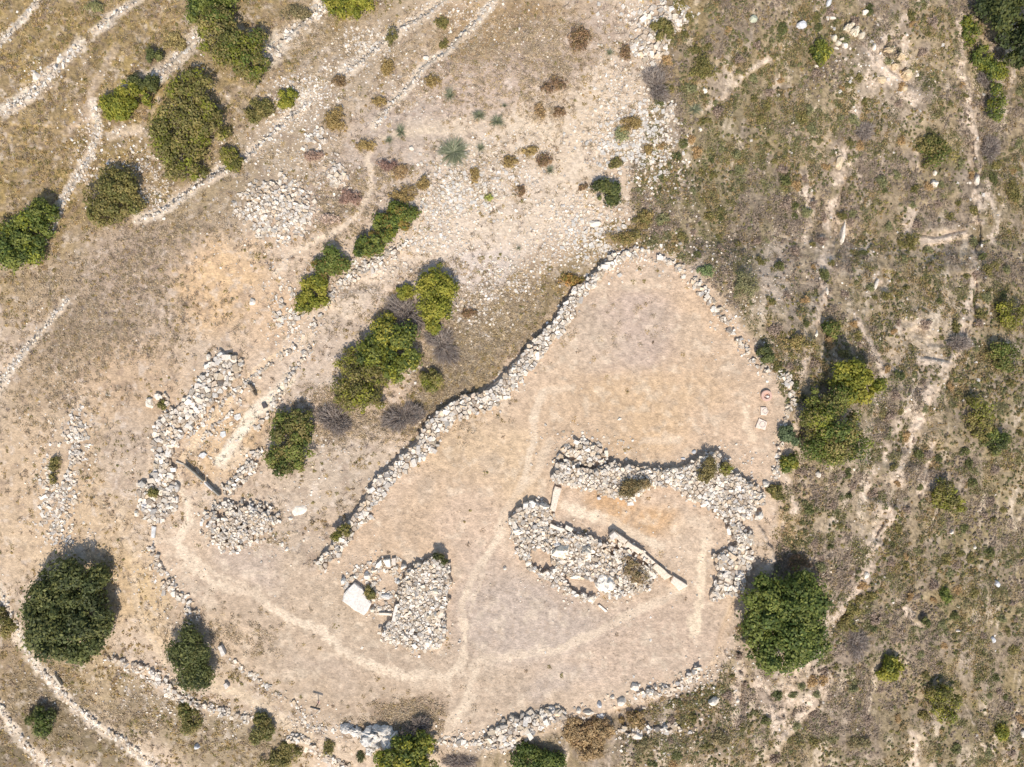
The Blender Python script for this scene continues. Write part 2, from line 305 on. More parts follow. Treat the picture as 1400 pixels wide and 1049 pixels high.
# ------------------------------------------------------------------ materials
def mat(name, rough=.9, noise=6.0, amount=.25, trans=0, bump=.02, bscale=12, col=None, sub=0, spec=.2):
    m = bpy.data.materials.new(name); m.use_nodes = True; n = m.node_tree.nodes; l = m.node_tree.links
    b = n['Principled BSDF']; b.inputs['Roughness'].default_value = rough; b.inputs['Specular IOR Level'].default_value = spec
    tc = n.new('ShaderNodeTexCoord')
    nz = n.new('ShaderNodeTexNoise'); nz.inputs['Scale'].default_value = noise; nz.inputs['Detail'].default_value = 8; nz.inputs['Roughness'].default_value = .7
    mr = n.new('ShaderNodeMapRange'); mr.inputs[1].default_value = .3; mr.inputs[2].default_value = .7; mr.inputs[3].default_value = 1 - amount; mr.inputs[4].default_value = 1 + amount
    l.new(tc.outputs['Object'], nz.inputs['Vector']); l.new(nz.outputs[0], mr.inputs[0])
    vm = n.new('ShaderNodeVectorMath'); vm.operation = 'SCALE'; l.new(mr.outputs[0], vm.inputs['Scale'])
    if col is None:
        at_ = n.new('ShaderNodeAttribute'); at_.attribute_name = 'Col'; l.new(at_.outputs['Color'], vm.inputs[0])
    else: vm.inputs[0].default_value = col
    l.new(vm.outputs[0], b.inputs['Base Color'])
    if trans:
        tb = n.new('ShaderNodeBsdfTranslucent'); mx = n.new('ShaderNodeMixShader'); mx.inputs[0].default_value = trans
        l.new(vm.outputs[0], tb.inputs['Color']); l.new(b.outputs[0], mx.inputs[1]); l.new(tb.outputs[0], mx.inputs[2]); l.new(mx.outputs[0], n['Material Output'].inputs['Surface'])
    if bump:
        bz = n.new('ShaderNodeTexNoise'); bz.inputs['Scale'].default_value = bscale; bz.inputs['Detail'].default_value = 6
        bp = n.new('ShaderNodeBump'); bp.inputs['Strength'].default_value = 1; bp.inputs['Distance'].default_value = bump
        l.new(tc.outputs['Object'], bz.inputs['Vector']); l.new(bz.outputs[0], bp.inputs['Height']); l.new(bp.outputs[0], b.inputs['Normal'])
    return m
M_ground = mat('soil', 1, 7, .2, 0, .09, 5)
M_stone = mat('limestone', .9, 5, .28, 0, .03, 14)
M_leaf = mat('leaves', .6, 3, .22, .38, bump=0, spec=.25)
M_twig = mat('dry_twigs', .9, 5, .2, bump=0)
M_grass = mat('dry_grass', .9, 2, .2, .3, bump=0)
M_bark = mat('bark', .9, 8, .3, 0, .02, 20, col=(.13, .10, .075))
M_metal = mat('painted_steel', .5, 8, .1, bump=0, col=(.03, .032, .034))
M_clay = mat('pink_concrete', .9, 8, .12, 0, .01, 30, col=tuple(alb(222,180,156)))

# ------------------------------------------------------------------ mesh plumbing
def mk(name, V, F, C=None, m=None, parent=None, smooth=False):
    """V (n,3); F list of polygons or (m,k) array; C per-vertex colours"""
    me = bpy.data.meshes.new(name); V = np.asarray(V, np.float32)
    if isinstance(F, np.ndarray):
        k = F.shape[1]; nf = len(F); fl = F.ravel(); st = np.arange(0, nf * k, k); tot = np.full(nf, k)
    else:
        tot = np.array([len(f) for f in F]); st = np.concatenate([[0], np.cumsum(tot)[:-1]]); fl = np.concatenate([np.asarray(f) for f in F]); nf = len(F)
    me.vertices.add(len(V)); me.vertices.foreach_set('co', V.ravel())
    me.loops.add(len(fl)); me.loops.foreach_set('vertex_index', fl.astype(np.int32))
    me.polygons.add(nf); me.polygons.foreach_set('loop_start', st.astype(np.int32)); me.polygons.foreach_set('loop_total', tot.astype(np.int32))
    me.polygons.foreach_set('use_smooth', np.full(nf, smooth))
    if C is not None:
        a = me.color_attributes.new('Col', 'FLOAT_COLOR', 'POINT'); cc = np.ones((len(V), 4), np.float32); cc[:, :3] = C; a.data.foreach_set('color', cc.ravel())
    me.update(calc_edges=True); me.validate()
    if m: me.materials.append(m)
    o = bpy.data.objects.new(name, me); COL.objects.link(o)
    if parent: o.parent = parent; o.location = (0, 0, 0)
    return o
def tag(o, label=None, cat=None, group=None, kind=None):
    if label: o['label'] = label
    if cat: o['category'] = cat
    if group: o['group'] = group
    if kind: o['kind'] = kind
    return o
def empty(name, loc, label, cat, group=None, rz=0):
    o = bpy.data.objects.new(name, None); o.empty_display_size = .3; COL.objects.link(o); o.location = loc; o.rotation_euler.z = rz
    return tag(o, label, cat, group)

# ground sheet
gx, gy, g_z = W(GU, GV, GZ)
nv, nu = GU.shape
idx = np.arange(nv * nu).reshape(nv, nu)
F = np.stack([idx[:-1, :-1], idx[1:, :-1], idx[1:, 1:], idx[:-1, 1:]], -1).reshape(-1, 4)
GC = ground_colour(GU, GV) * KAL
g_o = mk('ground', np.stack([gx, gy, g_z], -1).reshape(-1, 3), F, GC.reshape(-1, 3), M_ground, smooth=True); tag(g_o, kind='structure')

# ------------------------------------------------------------------ stones
STCOL = [(238,224,203), (230,213,189), (222,211,196), (206,187,160), (244,233,216), (200,188,172), (220,195,163)]
STW = np.array([.22, .20, .16, .14, .10, .10, .08])
def stcol(warm=0.0):
    c = lin(STCOL[rng.choice(7, p=STW)]) * KAL * 1.10 * np.array([1.03, 1.0, .96]) * rng.uniform(.70, 1.12)
    return np.clip(c, 0, .8)
class MB:
    def __init__(s): s.V = []; s.F = []; s.C = []; s.n = 0
    def add(s, v, f, c):
        s.V.append(np.asarray(v)); s.F += [[i + s.n for i in q] for q in f]; s.C.append(np.tile(c, (len(v), 1))); s.n += len(v)
    def build(s, name, m, parent=None, origin=None, smooth=False):
        V = np.concatenate(s.V); 
        if origin is not None: V = V - np.asarray(origin)
        o = mk(name, V, s.F, np.concatenate(s.C), m, parent, smooth)
        if parent is None and origin is not None: o.location = origin
        return o
def prism(mb, top_uv, ztop, tilt, bury, c, inset=.78, bev=.07):
    """a stone: outline in photo px at height ztop, vertical sides into the ground"""
    P = np.array(top_uv, float); cen = P.mean(0); n = len(P)
    zt = ztop + (P - cen) @ tilt
    x, y, _ = W(P[:, 0], P[:, 1], zt); cx, cy = x.mean(), y.mean()
    gzv = gz(P[:, 0], P[:, 1]) - bury
    A = np.stack([x, y, np.minimum(gzv, zt - .1)], -1); B = np.stack([x, y, zt - bev], -1)
    ins = inset + rng.uniform(-.08, .08, n)
    T = np.stack([cx + (x - cx) * ins, cy + (y - cy) * ins, zt], -1)
    v = np.concatenate([A, B, T]); f = []
    for i in range(n):
        j = (i + 1) % n
        f.append([j, i, n + i, n + j]); f.append([n + j, n + i, 2 * n + i, 2 * n + j])
    f.append(list(range(3 * n - 1, 2 * n - 1, -1)))
    mb.add(v, f, c)
def clip_half(P, mx, my, nx, ny):
    out = []; m = len(P)
    for i in range(m):
        a = P[i]; b = P[(i + 1) % m]
        da = (a[0] - mx) * nx + (a[1] - my) * ny; db = (b[0] - mx) * nx + (b[1] - my) * ny
        if da <= 0: out.append(a)
        if (da < 0) != (db < 0):
            t = da / (da - db); out.append((a[0] + (b[0] - a[0]) * t, a[1] + (b[1] - a[1]) * t))
    return out
def cells(poly, sp, drop=.18, jit=.36, ang=None, margin=0.0, stretch=1.0):
    """stone outlines packed in a polygon"""
    us = [p[0] for p in poly]; vs = [p[1] for p in poly]; a = R(ang if ang is not None else random.uniform(0, 180))
    cu, cv = (min(us) + max(us)) / 2, (min(vs) + max(vs)) / 2; ext = math.hypot(max(us) - min(us), max(vs) - min(vs)) / 2 + 2 * sp
    pts = []; j = 0; y = -ext
    while y < ext:
        x = -ext + (j % 2) * sp * stretch / 2
        while x < ext:
            px = x + random.uniform(-jit, jit) * sp * stretch; py = y + random.uniform(-jit, jit) * sp
            if random.random() > drop: pts.append((cu + px * math.cos(a) - py * math.sin(a), cv + px * math.sin(a) + py * math.cos(a)))
            x += sp * stretch
        y += sp * .88; j += 1
    P = np.array(pts); d = sdist_poly(poly, P[:, 0], P[:, 1]); keep = np.where(d > margin)[0]
    grid = {}
    for i, (x, y) in enumerate(pts): grid.setdefault((int(x // (2 * sp)), int(y // (2 * sp))), []).append(i)
    res = []
    for i in keep:
        x, y = pts[i]; gx_, gy_ = int(x // (2 * sp)), int(y // (2 * sp)); Lm = sp * 1.1 * stretch ** .5
        c = [(x - Lm, y - Lm * .8), (x - Lm * .5, y - Lm), (x + Lm * .8, y - Lm), (x + Lm, y - Lm * .3), (x + Lm, y + Lm * .8), (x + Lm * .2, y + Lm), (x - Lm * .8, y + Lm * .8)]
        for ii in (-1, 0, 1):
            for jj in (-1, 0, 1):
                for k in grid.get((gx_ + ii, gy_ + jj), ()):
                    if k == i: continue
                    qx, qy = pts[k]
                    if abs(qx - x) > 2.6 * sp or abs(qy - y) > 2.6 * sp: continue
                    c = clip_half(c, (x + qx) / 2, (y + qy) / 2, qx - x, qy - y)
                    if len(c) < 3: break
        if len(c) >= 3: res.append((x, y, d[i], c))
    return res
# angular loose-stone templates (convex hulls)
import bmesh
HULLS = []
for k in range(14):
    bm = bmesh.new()
    nn = random.randint(9, 13)
    if k % 3:                               # blocky, split along the bedding
        for a in (-1, 1):
            for c in (-1, 1):
                for e in (-1, 1): bm.verts.new((a * random.uniform(.30, .52), c * random.uniform(.24, .42), e * random.uniform(.16, .28)))
        nn = 0
    for i in range(nn):
        v = Vector((random.gauss(0, 1), random.gauss(0, 1), random.gauss(0, 1))); v.normalize(); v *= random.uniform(.85, 1.1)
        bm.verts.new((v.x * .5 * random.uniform(.9, 1.1), v.y * .42, v.z * .3))
    r = bmesh.ops.convex_hull(bm, input=bm.verts[:])
    bmesh.ops.delete(bm, geom=[g for g in r['geom_interior'] if isinstance(g, bmesh.types.BMVert)], context='VERTS')
    bm.verts.index_update(); HV = np.array([v.co[:] for v in bm.verts]); HF = np.array([[v.index for v in f.verts] for f in bm.faces]); bm.free()
    HULLS.append((HV, HF))
def masonry(mb, poly, sp, H, rim=8, jz=.09, gap=.99, drop=.18, tilt=.02, density=1.0, base=.05, ang=None, holes=(), stretch=1.0, edge_rag=.0, warm=0, top=1.0):
    """core of fitted stones, with broken blocks of mixed size piled over it"""
    sp = sp * .86
    for x, y, d, c in cells(poly, sp, drop, ang=ang, stretch=stretch):
        if random.random() > density * (1 if d > edge_rag * sp else .6): continue
        if any(inside(h, np.array([x]), np.array([y]))[0] for h in holes): continue
        g = gap * random.uniform(.92, 1.0); cc = [(x + (p[0] - x) * g, y + (p[1] - y) * g) for p in c]
        q = [cc[0]]
        for p in cc[1:]:
            if math.hypot(p[0] - q[-1][0], p[1] - q[-1][1]) > .15 * sp: q.append(p)
        if len(q) < 3: continue
        size = sp / PPM
        prof = base + (H - base) * min(1, d / rim) ** .6 if rim > 0 else H
        und = .25 * H * (float(fbm(np.array([x / 18.]), np.array([y / 18.]), 2)[0]) - .5)
        z0 = float(gz(x, y)); zt = z0 + max(.06, prof + und - .10 * size * top + random.gauss(0, jz * .5))
        prism(mb, q, zt, np.array([random.gauss(0, tilt), random.gauss(0, tilt)]), .12, stcol(warm) if random.random() < .62 else lin((206,184,158)) * KAL * random.uniform(.8, 1.05), bev=.12 * size, inset=.84)
        for _ in range(1 + (random.random() < .7) + (random.random() < .35)):
            if random.random() > top: continue
            px, py = x + random.gauss(0, .36) * sp, y + random.gauss(0, .36) * sp
            s = size * math.exp(random.gauss(-.52, .42)); s = min(s, size * 1.45)
            HV, HF = random.choice(HULLS); a = random.uniform(0, 6.28); t1, t2 = random.gauss(0, .28), random.gauss(0, .28)
            M = np.array([[math.cos(a), -math.sin(a), 0], [math.sin(a), math.cos(a), 0], [t1, t2, 1]])
            V = (HV * np.array([random.uniform(1.05, 1.6), 1.05, random.uniform(.45, .8)])) @ M.T * s
            wx, wy, wz = W(px, py, zt + s * .05); mb.add(V + np.array([wx, wy, wz]), HF.tolist(), stcol(warm))
def rotm(rz, rx, ry):
    cz, sz, cx_, sx_, cy_, sy_ = np.cos(rz), np.sin(rz), np.cos(rx), np.sin(rx), np.cos(ry), np.sin(ry)
    Z = np.zeros_like(rz); O = np.ones_like(rz)
    A = np.stack([cz, -sz, Z, sz, cz, Z, Z, Z, O], -1).reshape(-1, 3, 3)
    B = np.stack([O, Z, Z, Z, cx_, -sx_, Z, sx_, cx_], -1).reshape(-1, 3, 3)
    C = np.stack([cy_, Z, sy_, Z, O, Z, -sy_, Z, cy_], -1).reshape(-1, 3, 3)
    return A @ B @ C
def scatter_hulls(us, vs, size, cols, lift=.25):
    """many loose stones as arrays -> V, F, C"""
    Vs, Fs, Cs = [], [], []; n0 = 0
    k = rng.integers(0, len(HULLS), len(us))
    for t, (HV, HF) in enumerate(HULLS):
        m = np.where(k == t)[0]
        if not len(m): continue
        rm = rotm(rng.uniform(0, 6.28, len(m)), rng.normal(0, .25, len(m)), rng.normal(0, .25, len(m)))
        V = np.einsum('nij,kj->nki', rm, HV) * (size[m] * rng.uniform(.85, 1.15, len(m)))[:, None, None]
        x, y, z = W(us[m], vs[m], gz(us[m], vs[m])); z = z + size[m] * .3 * lift
        V = V + np.stack([x, y, z], -1)[:, None, :]
        Fx = HF[None] + (np.arange(len(m)) * len(HV))[:, None, None] + n0
        Vs.append(V.reshape(-1, 3)); Fs.append(Fx.reshape(-1, 3)); Cs.append(np.repeat(cols[m], len(HV), 0)); n0 += len(m) * len(HV)
    return np.concatenate(Vs), np.concatenate(Fs), np.concatenate(Cs)
def stcols(n):
    c = lin(np.array(STCOL))[rng.choice(7, n, p=STW)] * KAL * 1.10 * np.array([1.03, 1.0, .96]) * rng.uniform(.74, 1.1, (n, 1)); return np.clip(c, 0, .8)
EXCLUDE = []
def stone_thing(name, label, cat, poly, sp, H, group=None, fringe=0, **kw):
    us = np.array([p[0] for p in poly]); vs = np.array([p[1] for p in poly]); o = at(us.mean(), vs.mean())
    mb = MB(); masonry(mb, poly, sp, H, **kw)
    ob = mb.build(name, M_stone, origin=tuple(o)); EXCLUDE.append(poly)
    return tag(ob, label, cat, group)
def slab_poly(name, uv, h, parent=None, colr=(226,212,192), bev=.05, tilt=(0, 0), label=None, cat=None, group=None, inset=.9, base=None):
    """a dressed or natural slab with irregular bevelled edge"""
    mb = MB(); P = []
    n = len(uv)
    for i in range(n):
        a = np.array(uv[i]); b = np.array(uv[(i + 1) % n]); L = np.hypot(*(b - a)); k = max(1, int(L / 7))
        for t in range(k):
            q = a + (b - a) * t / k + (rng.normal(0, .35, 2) if n > 4 or k > 1 else 0); P.append(tuple(q))
    cen = np.mean(uv, 0); z0 = float(gz(*cen)) if base is None else base
    prism(mb, P, z0 + h, np.array(tilt), .15, lin(np.minimum(250, np.array(colr) + 6)) * KAL * np.array([1.12, 1.07, .99]), inset=inset, bev=bev)
    V = np.concatenate(mb.V); org = np.array(at(*cen))
    if parent is not None: org = np.array(parent.location)
    o = mb.build(name, M_stone, parent=parent, origin=org) if parent is not None else mb.build(name, M_stone, origin=tuple(org))
    if label: tag(o, label, cat, group)
    return o
def boulder(name, u, v, ru, rv, h, ang=0, parent=None, label=None, cat=None, group=None, colr=(222,212,198), seed=0, sub=3, rough=.26):
    """natural rock: faceted, cracked lump"""
    r = np.random.default_rng(seed + int(u * 7 + v))
    if parent is not None and ru > 6.5: sub = 4; rough = max(rough, .55)
    bm = bmesh.new(); bmesh.ops.create_icosphere(bm, subdivisions=sub, radius=1)
    V = np.array([q.co[:] for q in bm.verts]); Fc = [[q.index for q in f.verts] for f in bm.faces]; bm.free()
    for _ in range(16):                    # planar cuts make it angular
        nrm = r.normal(0, 1, 3); nrm[2] = abs(nrm[2]) * .8; nrm /= np.linalg.norm(nrm); d = r.uniform(.62, .92)
        s = V @ nrm; V = V - np.maximum(0, s - d)[:, None] * nrm
    nz = fbm(V[:, 0] * 2.3 + u + V[:, 2], V[:, 1] * 2.3 + v + V[:, 2] * 1.7, 4)
    if rough > .4: nz = nz - .35 * sstep(.56, .62, fbm(V[:, 0] * 3.1 + v, V[:, 1] * 3.1 + u, 3))
    V = V * (1 + rough * (nz - .5))[:, None]
    sx, sy = ru / PPM, rv / PPM; a = -R(ang)
    x = V[:, 0] * sx; y = V[:, 1] * sy
    o0 = at(u, v); X = x * math.cos(a) - y * math.sin(a) + o0.x; Y = x * math.sin(a) + y * math.cos(a) + o0.y
    Z = V[:, 2] * h + o0.z + (.1 if parent is None else .4) * h
    cc = lin(np.minimum(250, np.array(colr) + 9)) * KAL * np.array([1.12, 1.04, .92]); C = cc[None] * (.86 + .3 * fbm(V[:, 0] * 5 + 3, V[:, 1] * 5 + v, 3))[:, None]
    org = np.array(parent.location) if parent is not None else np.array(o0)
    o = mk(name, np.stack([X, Y, Z], -1) - org, Fc, C, M_stone, parent)
    if parent is None: o.location = tuple(org)
    if label: tag(o, label, cat, group)
    return o
# ------------------------------------------------------------------ walls, ruins and rubble
def wall(name, label, pts, wd, sp, H, group=None, cat='stone wall', **kw):
    return stone_thing(name, label, cat, ribbon(pts, wd), sp, H, group, **kw)
off = []                                    # the diagonal wall lies on the lower-right side of its traced dark edge
for i, (x, y) in enumerate(EDGE):
    x0, y0 = EDGE[max(0, i - 1)]; x1, y1 = EDGE[min(len(EDGE) - 1, i + 1)]; dx, dy = x1 - x0, y1 - y0; l = math.hypot(dx, dy)
    wv = np.interp(i, [0, 2, 6, 11, 15, 20], [13, 20, 27, 27, 19, 12]); off.append((x - dy / l * wv, y + dx / l * wv))
LW = list(EDGE) + off[::-1]
lw = empty('retaining_wall', at(640, 560), 'long dry-stone wall running diagonally from the domed bushes to the top of the dusty enclosure', 'stone wall')
mb = MB(); masonry(mb, LW, 6.6, .34, rim=0, jz=.07, drop=.22, tilt=.012, gap=.93)
mb.build('stonework', M_stone, lw, lw.location); EXCLUDE.append(LW)
TWL = dict(a='thin pale terrace wall cutting across the extreme upper-left corner', b='broken terrace wall ending in a pale rock lump, upper left on the golden grass', c='short terrace wall at the top edge, in line above the pale bare patch of grass',
 d='curving terrace wall dropping beside the two bushes at the left edge', e='long thin terrace wall passing below the largest upper-left bush cluster', f='wide crumbled terrace wall touching the small dark bush at upper left',
 g='wide pale terrace wall ending under the bright green bush on the top edge', h='terrace wall climbing to the top edge just left of the longest straight terrace wall', i='straight bright terrace wall running down from the top edge to the bluish rosette plants',
 j='faint half-buried terrace wall below the left-edge bushes, in grey straw', k='boundary wall curving along the lower-left corner under the big dark tree', l='outermost low wall in the bottom-left corner of the photo')
for k, (p, wd, s, d) in TW.items():
    wall('terrace_wall', TWL[k], p, [wd * random.uniform(.6, 1.15) for _ in p], 4.2 if wd < 12 else 5, .16 if k not in 'kl' else .3, 'dry-stone terrace walls on the hillside', density=.8, top=.6 if k not in 'kl' else 1, rim=3, drop=.12, jz=.07, edge_rag=.5)
wall('enclosure_wall', 'low tumbled wall rounding the top right side of the dusty enclosure', [(838,352),(870,342),(905,354),(935,371),(962,398),(985,430),(1003,455),(1020,478),(1035,497),(1052,512)], [10,10,12,15,13,11,13,12,12,14], 6.2, .3, density=.8, rim=4, edge_rag=.8)
wall('enclosure_wall', 'thin low wall beside the two square slabs at the right side of the enclosure', [(1072,512),(1082,532),(1083,552),(1075,572),(1070,590),(1066,612),(1066,636),(1058,654)], [12,12,9,6,5,6,8,7], 5.6, .28, density=.9, rim=3)
wall('rubble_wall', 'rubble bank running up beside the red-berried hedge bushes', [(427,452),(443,421),(467,388),(500,366),(533,349),(560,330)], [10,11,14,17,16,10], 5.4, .35, density=.85, rim=5, edge_rag=1)
wall('rubble_wall', 'crumbling curved wall north-west of the small dark round bush, lower left', [(206,745),(212,768),(223,792),(241,813),(257,832),(274,853)], [9,16,18,18,17,10], 5.6, .35, density=.85, rim=5, edge_rag=1)
wall('rubble_wall', 'rubble wall leading down right from the big dark tree past the small round bush', [(143,902),(187,912),(217,932),(245,952),(263,964),(300,973),(347,988)], [10,16,20,18,13,13,9], 6, .4, density=.88, rim=5, edge_rag=1)
wall('rubble_wall', 'short stone wall with dark shadowed edge below the signpost, at the bottom edge', [(392,1012),(408,1012),(423,1023),(449,1037),(470,1052),(484,1064)], [13,15,12,12,13,12], 6, .42, rim=3)
wall('stone_kerb', 'thin pale kerb of stones beside the signpost leading to the grey rock', [(318,905),(345,925),(380,950),(394,958),(408,967),(411,982),(423,994),(462,999)], 4.5, 5, .12, cat='kerb', density=.85, rim=0)
wall('rubble_wall', 'low stone line between the lone boulders and the corner of the enclosure, bottom right', [(876,950),(896,944),(912,944),(932,938),(945,926),(958,912)], [9,13,14,14,13,12], 6.2, .38, density=.9, rim=4)
wall('rubble_wall', 'broken line of blocks right of the orange bush at the bottom', [(846,998),(871,1004),(900,996),(929,996),(945,1004)], [10,13,13,12,8], 6.4, .35, density=.8, rim=4, edge_rag=1)
wall('rubble_wall', 'low rubble sill between the bottom of the path and the wide bottom wall', [(598,1012),(625,1014),(648,1016),(662,1018)], [10,13,15,14], 6, .2, density=.85, rim=3, edge_rag=1)
wall('rubble_wall', 'strip of rubble between the pink path trench and the bush with grey twigs', [(303,676),(322,660),(340,640),(356,614)], [16,19,17,9], 5.6, .4, density=.9, rim=5)
P_K = [(659,1010),(679,994),(692,983),(718,976),(741,970),(771,970),(775,985),(761,993),(733,1000),(710,1020),(690,1032),(668,1027)]
stone_thing('rubble_wall', 'wide bank of large angular blocks at the bottom edge, left of the orange bush', 'stone wall', P_K, 7.6, .5, rim=6, drop=.22, jz=.09)
P_F = [(112,552),(121,575),(119,610),(108,650),(101,700),(99,745),(62,745),(54,700),(56,640),(76,595),(98,560)]
stone_thing('rubble_heap', 'long low bank of small pale stones on the left, above the big dark tree', 'rubble heap', P_F, 5, .14, density=.72, rim=8, jz=.05, edge_rag=2, holes=[[(78,615),(92,600),(95,640),(80,665),(70,650)]])
P_L = [(318,283),(330,258),(348,248),(368,238),(402,242),(428,268),(437,290),(428,312),(400,330),(382,338),(362,332),(335,315)]
stone_thing('rubble_heap', 'round heap of small pale stones above the bare orange clearing', 'rubble heap', P_L, 5.6, .2, density=.9, rim=12, jz=.07, edge_rag=2.2)
stone_thing('rubble_heap', 'small white stone patch up and right of the round heap', 'rubble heap', [(440,232),(455,222),(472,228),(478,244),(468,260),(450,256)], 6, .2, density=.85, rim=6, edge_rag=1)
stone_thing('rubble_heap', 'small loose stone patch between two thin terrace walls, just above the round heap', 'rubble heap', [(412,190),(430,172),(447,178),(446,200),(430,216),(414,212)], 5.6, .15, density=.6, rim=6, edge_rag=1)
stone_thing('rubble_heap', 'scatter of pale blocks left of the lowest berry bush near the trench', 'rubble heap', [(378,404),(398,385),(408,410),(418,438),(400,456),(384,450),(373,428)], 6, .14, density=.6, rim=6, edge_rag=1.5)
stone_thing('rubble_heap', 'spill of bright stones at the top edge above the leafless grey shrub', 'rubble heap', [(862,20),(887,12),(925,-6),(947,10),(945,24),(930,38),(914,58),(912,82),(890,92),(862,74),(858,52),(874,37)], 6.4, .3, density=.88, rim=8, edge_rag=1.5)
stone_thing('rubble_heap', 'narrow stone pile just below the leafless grey shrub', 'rubble heap', [(908,140),(918,138),(926,160),(922,172),(910,165)], 6, .25, density=.9, rim=4)
# --- ruin with the long court wall
P_A = [(754,636),(758,626),(770,612),(783,602),(798,599),(813,605),(829,612),(833,633),(852,636),(880,640),(909,640),(931,641),(943,634),(956,625),(968,620),(984,619),(994,630),(1002,648),(1023,656),(1036,667),(1046,677),(1046,690),(1036,697),(1030,710),(1014,712),(1016,723),(1033,730),(1033,746),(1010,750),(1003,735),(994,715),(985,704),(970,696),(947,686),(935,676),(926,670),(905,667),(890,668),(870,680),(863,690),(845,682),(825,676),(802,671),(783,666),(767,662),(755,659)]
ra = empty('ruined_wall', at(900, 660), 'broad ruined wall of packed stones curving along the top of the court, with a dark shadow on its far side', 'ruin')
P_AH = [(754,636),(758,626),(770,612),(783,602),(798,599),(813,605),(829,612),(834,634),(818,640),(800,640),(786,634),(774,628),(762,630)]
mb = MB(); masonry(mb, P_AH, 6.4, .42, rim=9, jz=.08, edge_rag=1.2, density=.95); mb.build('rubble', M_stone, ra, ra.location); EXCLUDE.append(P_AH)
P_A = [(755,659),(754,640),(762,631),(774,629),(786,635),(800,641),(818,641)] + P_A[7:]
mb = MB(); masonry(mb, P_A, 5.5, .84, rim=4, jz=.08, drop=.2, holes=[[(755,663),(850,684),(868,690),(880,676),(930,676),(945,690),(800,700)]], base=.45); mb.build('stonework', M_stone, ra, ra.location); EXCLUDE.append(P_A)
for (u, v, ru, rv, h, an, c) in [(1036,681,10,11,.7,0,(200,196,190)),(1036,704,8,9,.6,0,(204,200,192)),(1013,701,11,5,.5,-20,(226,216,200)),(873,674,8,3.2,.4,14,(228,216,196)),(858,684,7,3.4,.4,18,(226,212,190)),(1001,720,6,4,.5,20,(228,214,196)),(762,642,5,7,.5,0,(190,186,180)),(958,637,6,4,.5,0,(196,190,184)),(943,681,5,4,.45,0,(226,214,196)),(1012,738,6,5,.6,0,(222,212,196))]:
    boulder('boulder', u, v, ru, rv, h, an, parent=ra, colr=c)
P_A3 = [(990,752),(1001,749),(1012,747),(1022,748),(1032,752),(1031,774),(1022,790),(1014,808),(1004,816),(990,812),(976,826),(972,812),(980,794),(983,772),(974,760)]
stone_thing('ruined_wall', 'squarish ruin stub of large stones at the left edge of the big green tree on the right', 'ruin', P_A3, 7.2, .62, rim=4, base=.4, jz=.08)
# --- threshold slab
slab_poly('threshold_slab', [(759,665),(768,668),(759,700),(751,698)], .42, colr=(222,206,186), label='long pale upright slab linking the two ruins at the left entrance of the court', cat='stone slab', bev=.03)
# --- lower ruin with boulders
P_B = [(736,683),(747,690),(756,699),(753,716),(770,721),(783,727),(789,729),(812,737),(828,745),(832,735),(840,727),(879,753),(900,774),(892,798),(884,808),(866,814),(847,818),(836,818),(828,812),(818,806),(812,822),(800,822),(783,815),(760,804),(740,791),(722,775),(711,764),(703,746),(697,722),(704,701),(718,692)]
HB = [[(724,752),(752,754),(756,776),(742,782),(726,772)],[(768,786),(804,792),(822,806),(810,817),(786,810)],[(843,735),(850,750),(835,760)],[(858,748),(880,762),(890,778),(872,770)]]
rb = empty('ruined_chamber', at(800, 765), 'stone ruin with big white boulders and a straight row of slabs, below the court path', 'ruin')
mb = MB(); masonry(mb, P_B, 5.4, .55, rim=6, jz=.10, drop=.12, holes=HB, base=.22, tilt=.03); mb.build('stonework', M_stone, rb, rb.location); EXCLUDE.append(P_B)
mb = MB(); masonry(mb, ribbon([(790,733),(812,741),(830,748)], 7), 6, .8, rim=0, jz=.04); mb.build('wall_face', M_stone, rb, rb.location)
mb = MB(); masonry(mb, ribbon([(735,686),(722,695),(708,703),(700,718)], 9), 7, .75, rim=0, jz=.08); mb.build('wall_face', M_stone, rb, rb.location)
for (u, v, ru, rv, h, an, c) in [(766,752,16,10,.95,-6,(236,226,208)),(801,751,11,9,.95,10,(226,216,200)),(796,766,12,8,.6,0,(238,228,212)),(827,797,19,17,.8,20,(236,228,216)),(762,778,11,5,.5,-4,(236,226,210)),(787,787,12,5,.55,6,(238,228,210)),(706,724,9,8,.8,0,(232,224,212)),(723,769,5,5,.5,0,(230,220,204)),(808,819,6,5,.45,30,(236,228,212)),(773,738,5,5,.7,0,(226,216,204)),(830,777,6,5,.5,0,(216,206,192)),(847,742,3.4,8,.7,6,(230,218,200)),(843,762,6,5,.6,0,(224,212,196)),(744,692,8,6,.75,20,(224,216,204)),(760,743,6,5,.7,0,(216,212,208)),(736,716,5,4,.6,0,(222,214,200))]:
    boulder('boulder', u, v, ru, rv, h, an, parent=rb, colr=c)
for uv, h, c in [([(840,727),(858,739),(854,744),(838,733)], .8, (216,200,180)), ([(859,740),(878,753),(873,758),(855,745)], .72, (226,210,188)), ([(879,754),(896,769),(889,774),(875,761)], .5, (232,214,192)), ([(897,770),(919,788),(909,793),(891,776)], .5, (226,208,184)), ([(921,788),(941,801),(929,808),(917,796)], .5, (230,212,192)),
                 ([(856,754),(867,763),(863,768),(853,759)], .6, (232,220,202)), ([(883,772),(898,787),(893,792),(878,778)], .6, (230,216,196)), ([(752,716),(771,723),(769,727),(752,721)], .6, (232,220,202)), ([(774,718),(784,723),(781,728),(772,723)], .5, (226,216,200)), ([(840,752),(849,754),(847,771),(841,770)], .6, (226,214,196)), ([(833,733),(840,727),(846,733),(837,740)], .9, (216,204,190))]:
    slab_poly('slab', uv, h, rb, c, bev=.04)
slab_poly('fallen_slab', [(817,828),(820,827),(831,836),(828,838)], .2, label='narrow broken slab lying just below the boulder ruin', cat='stone slab', colr=(236,226,210))
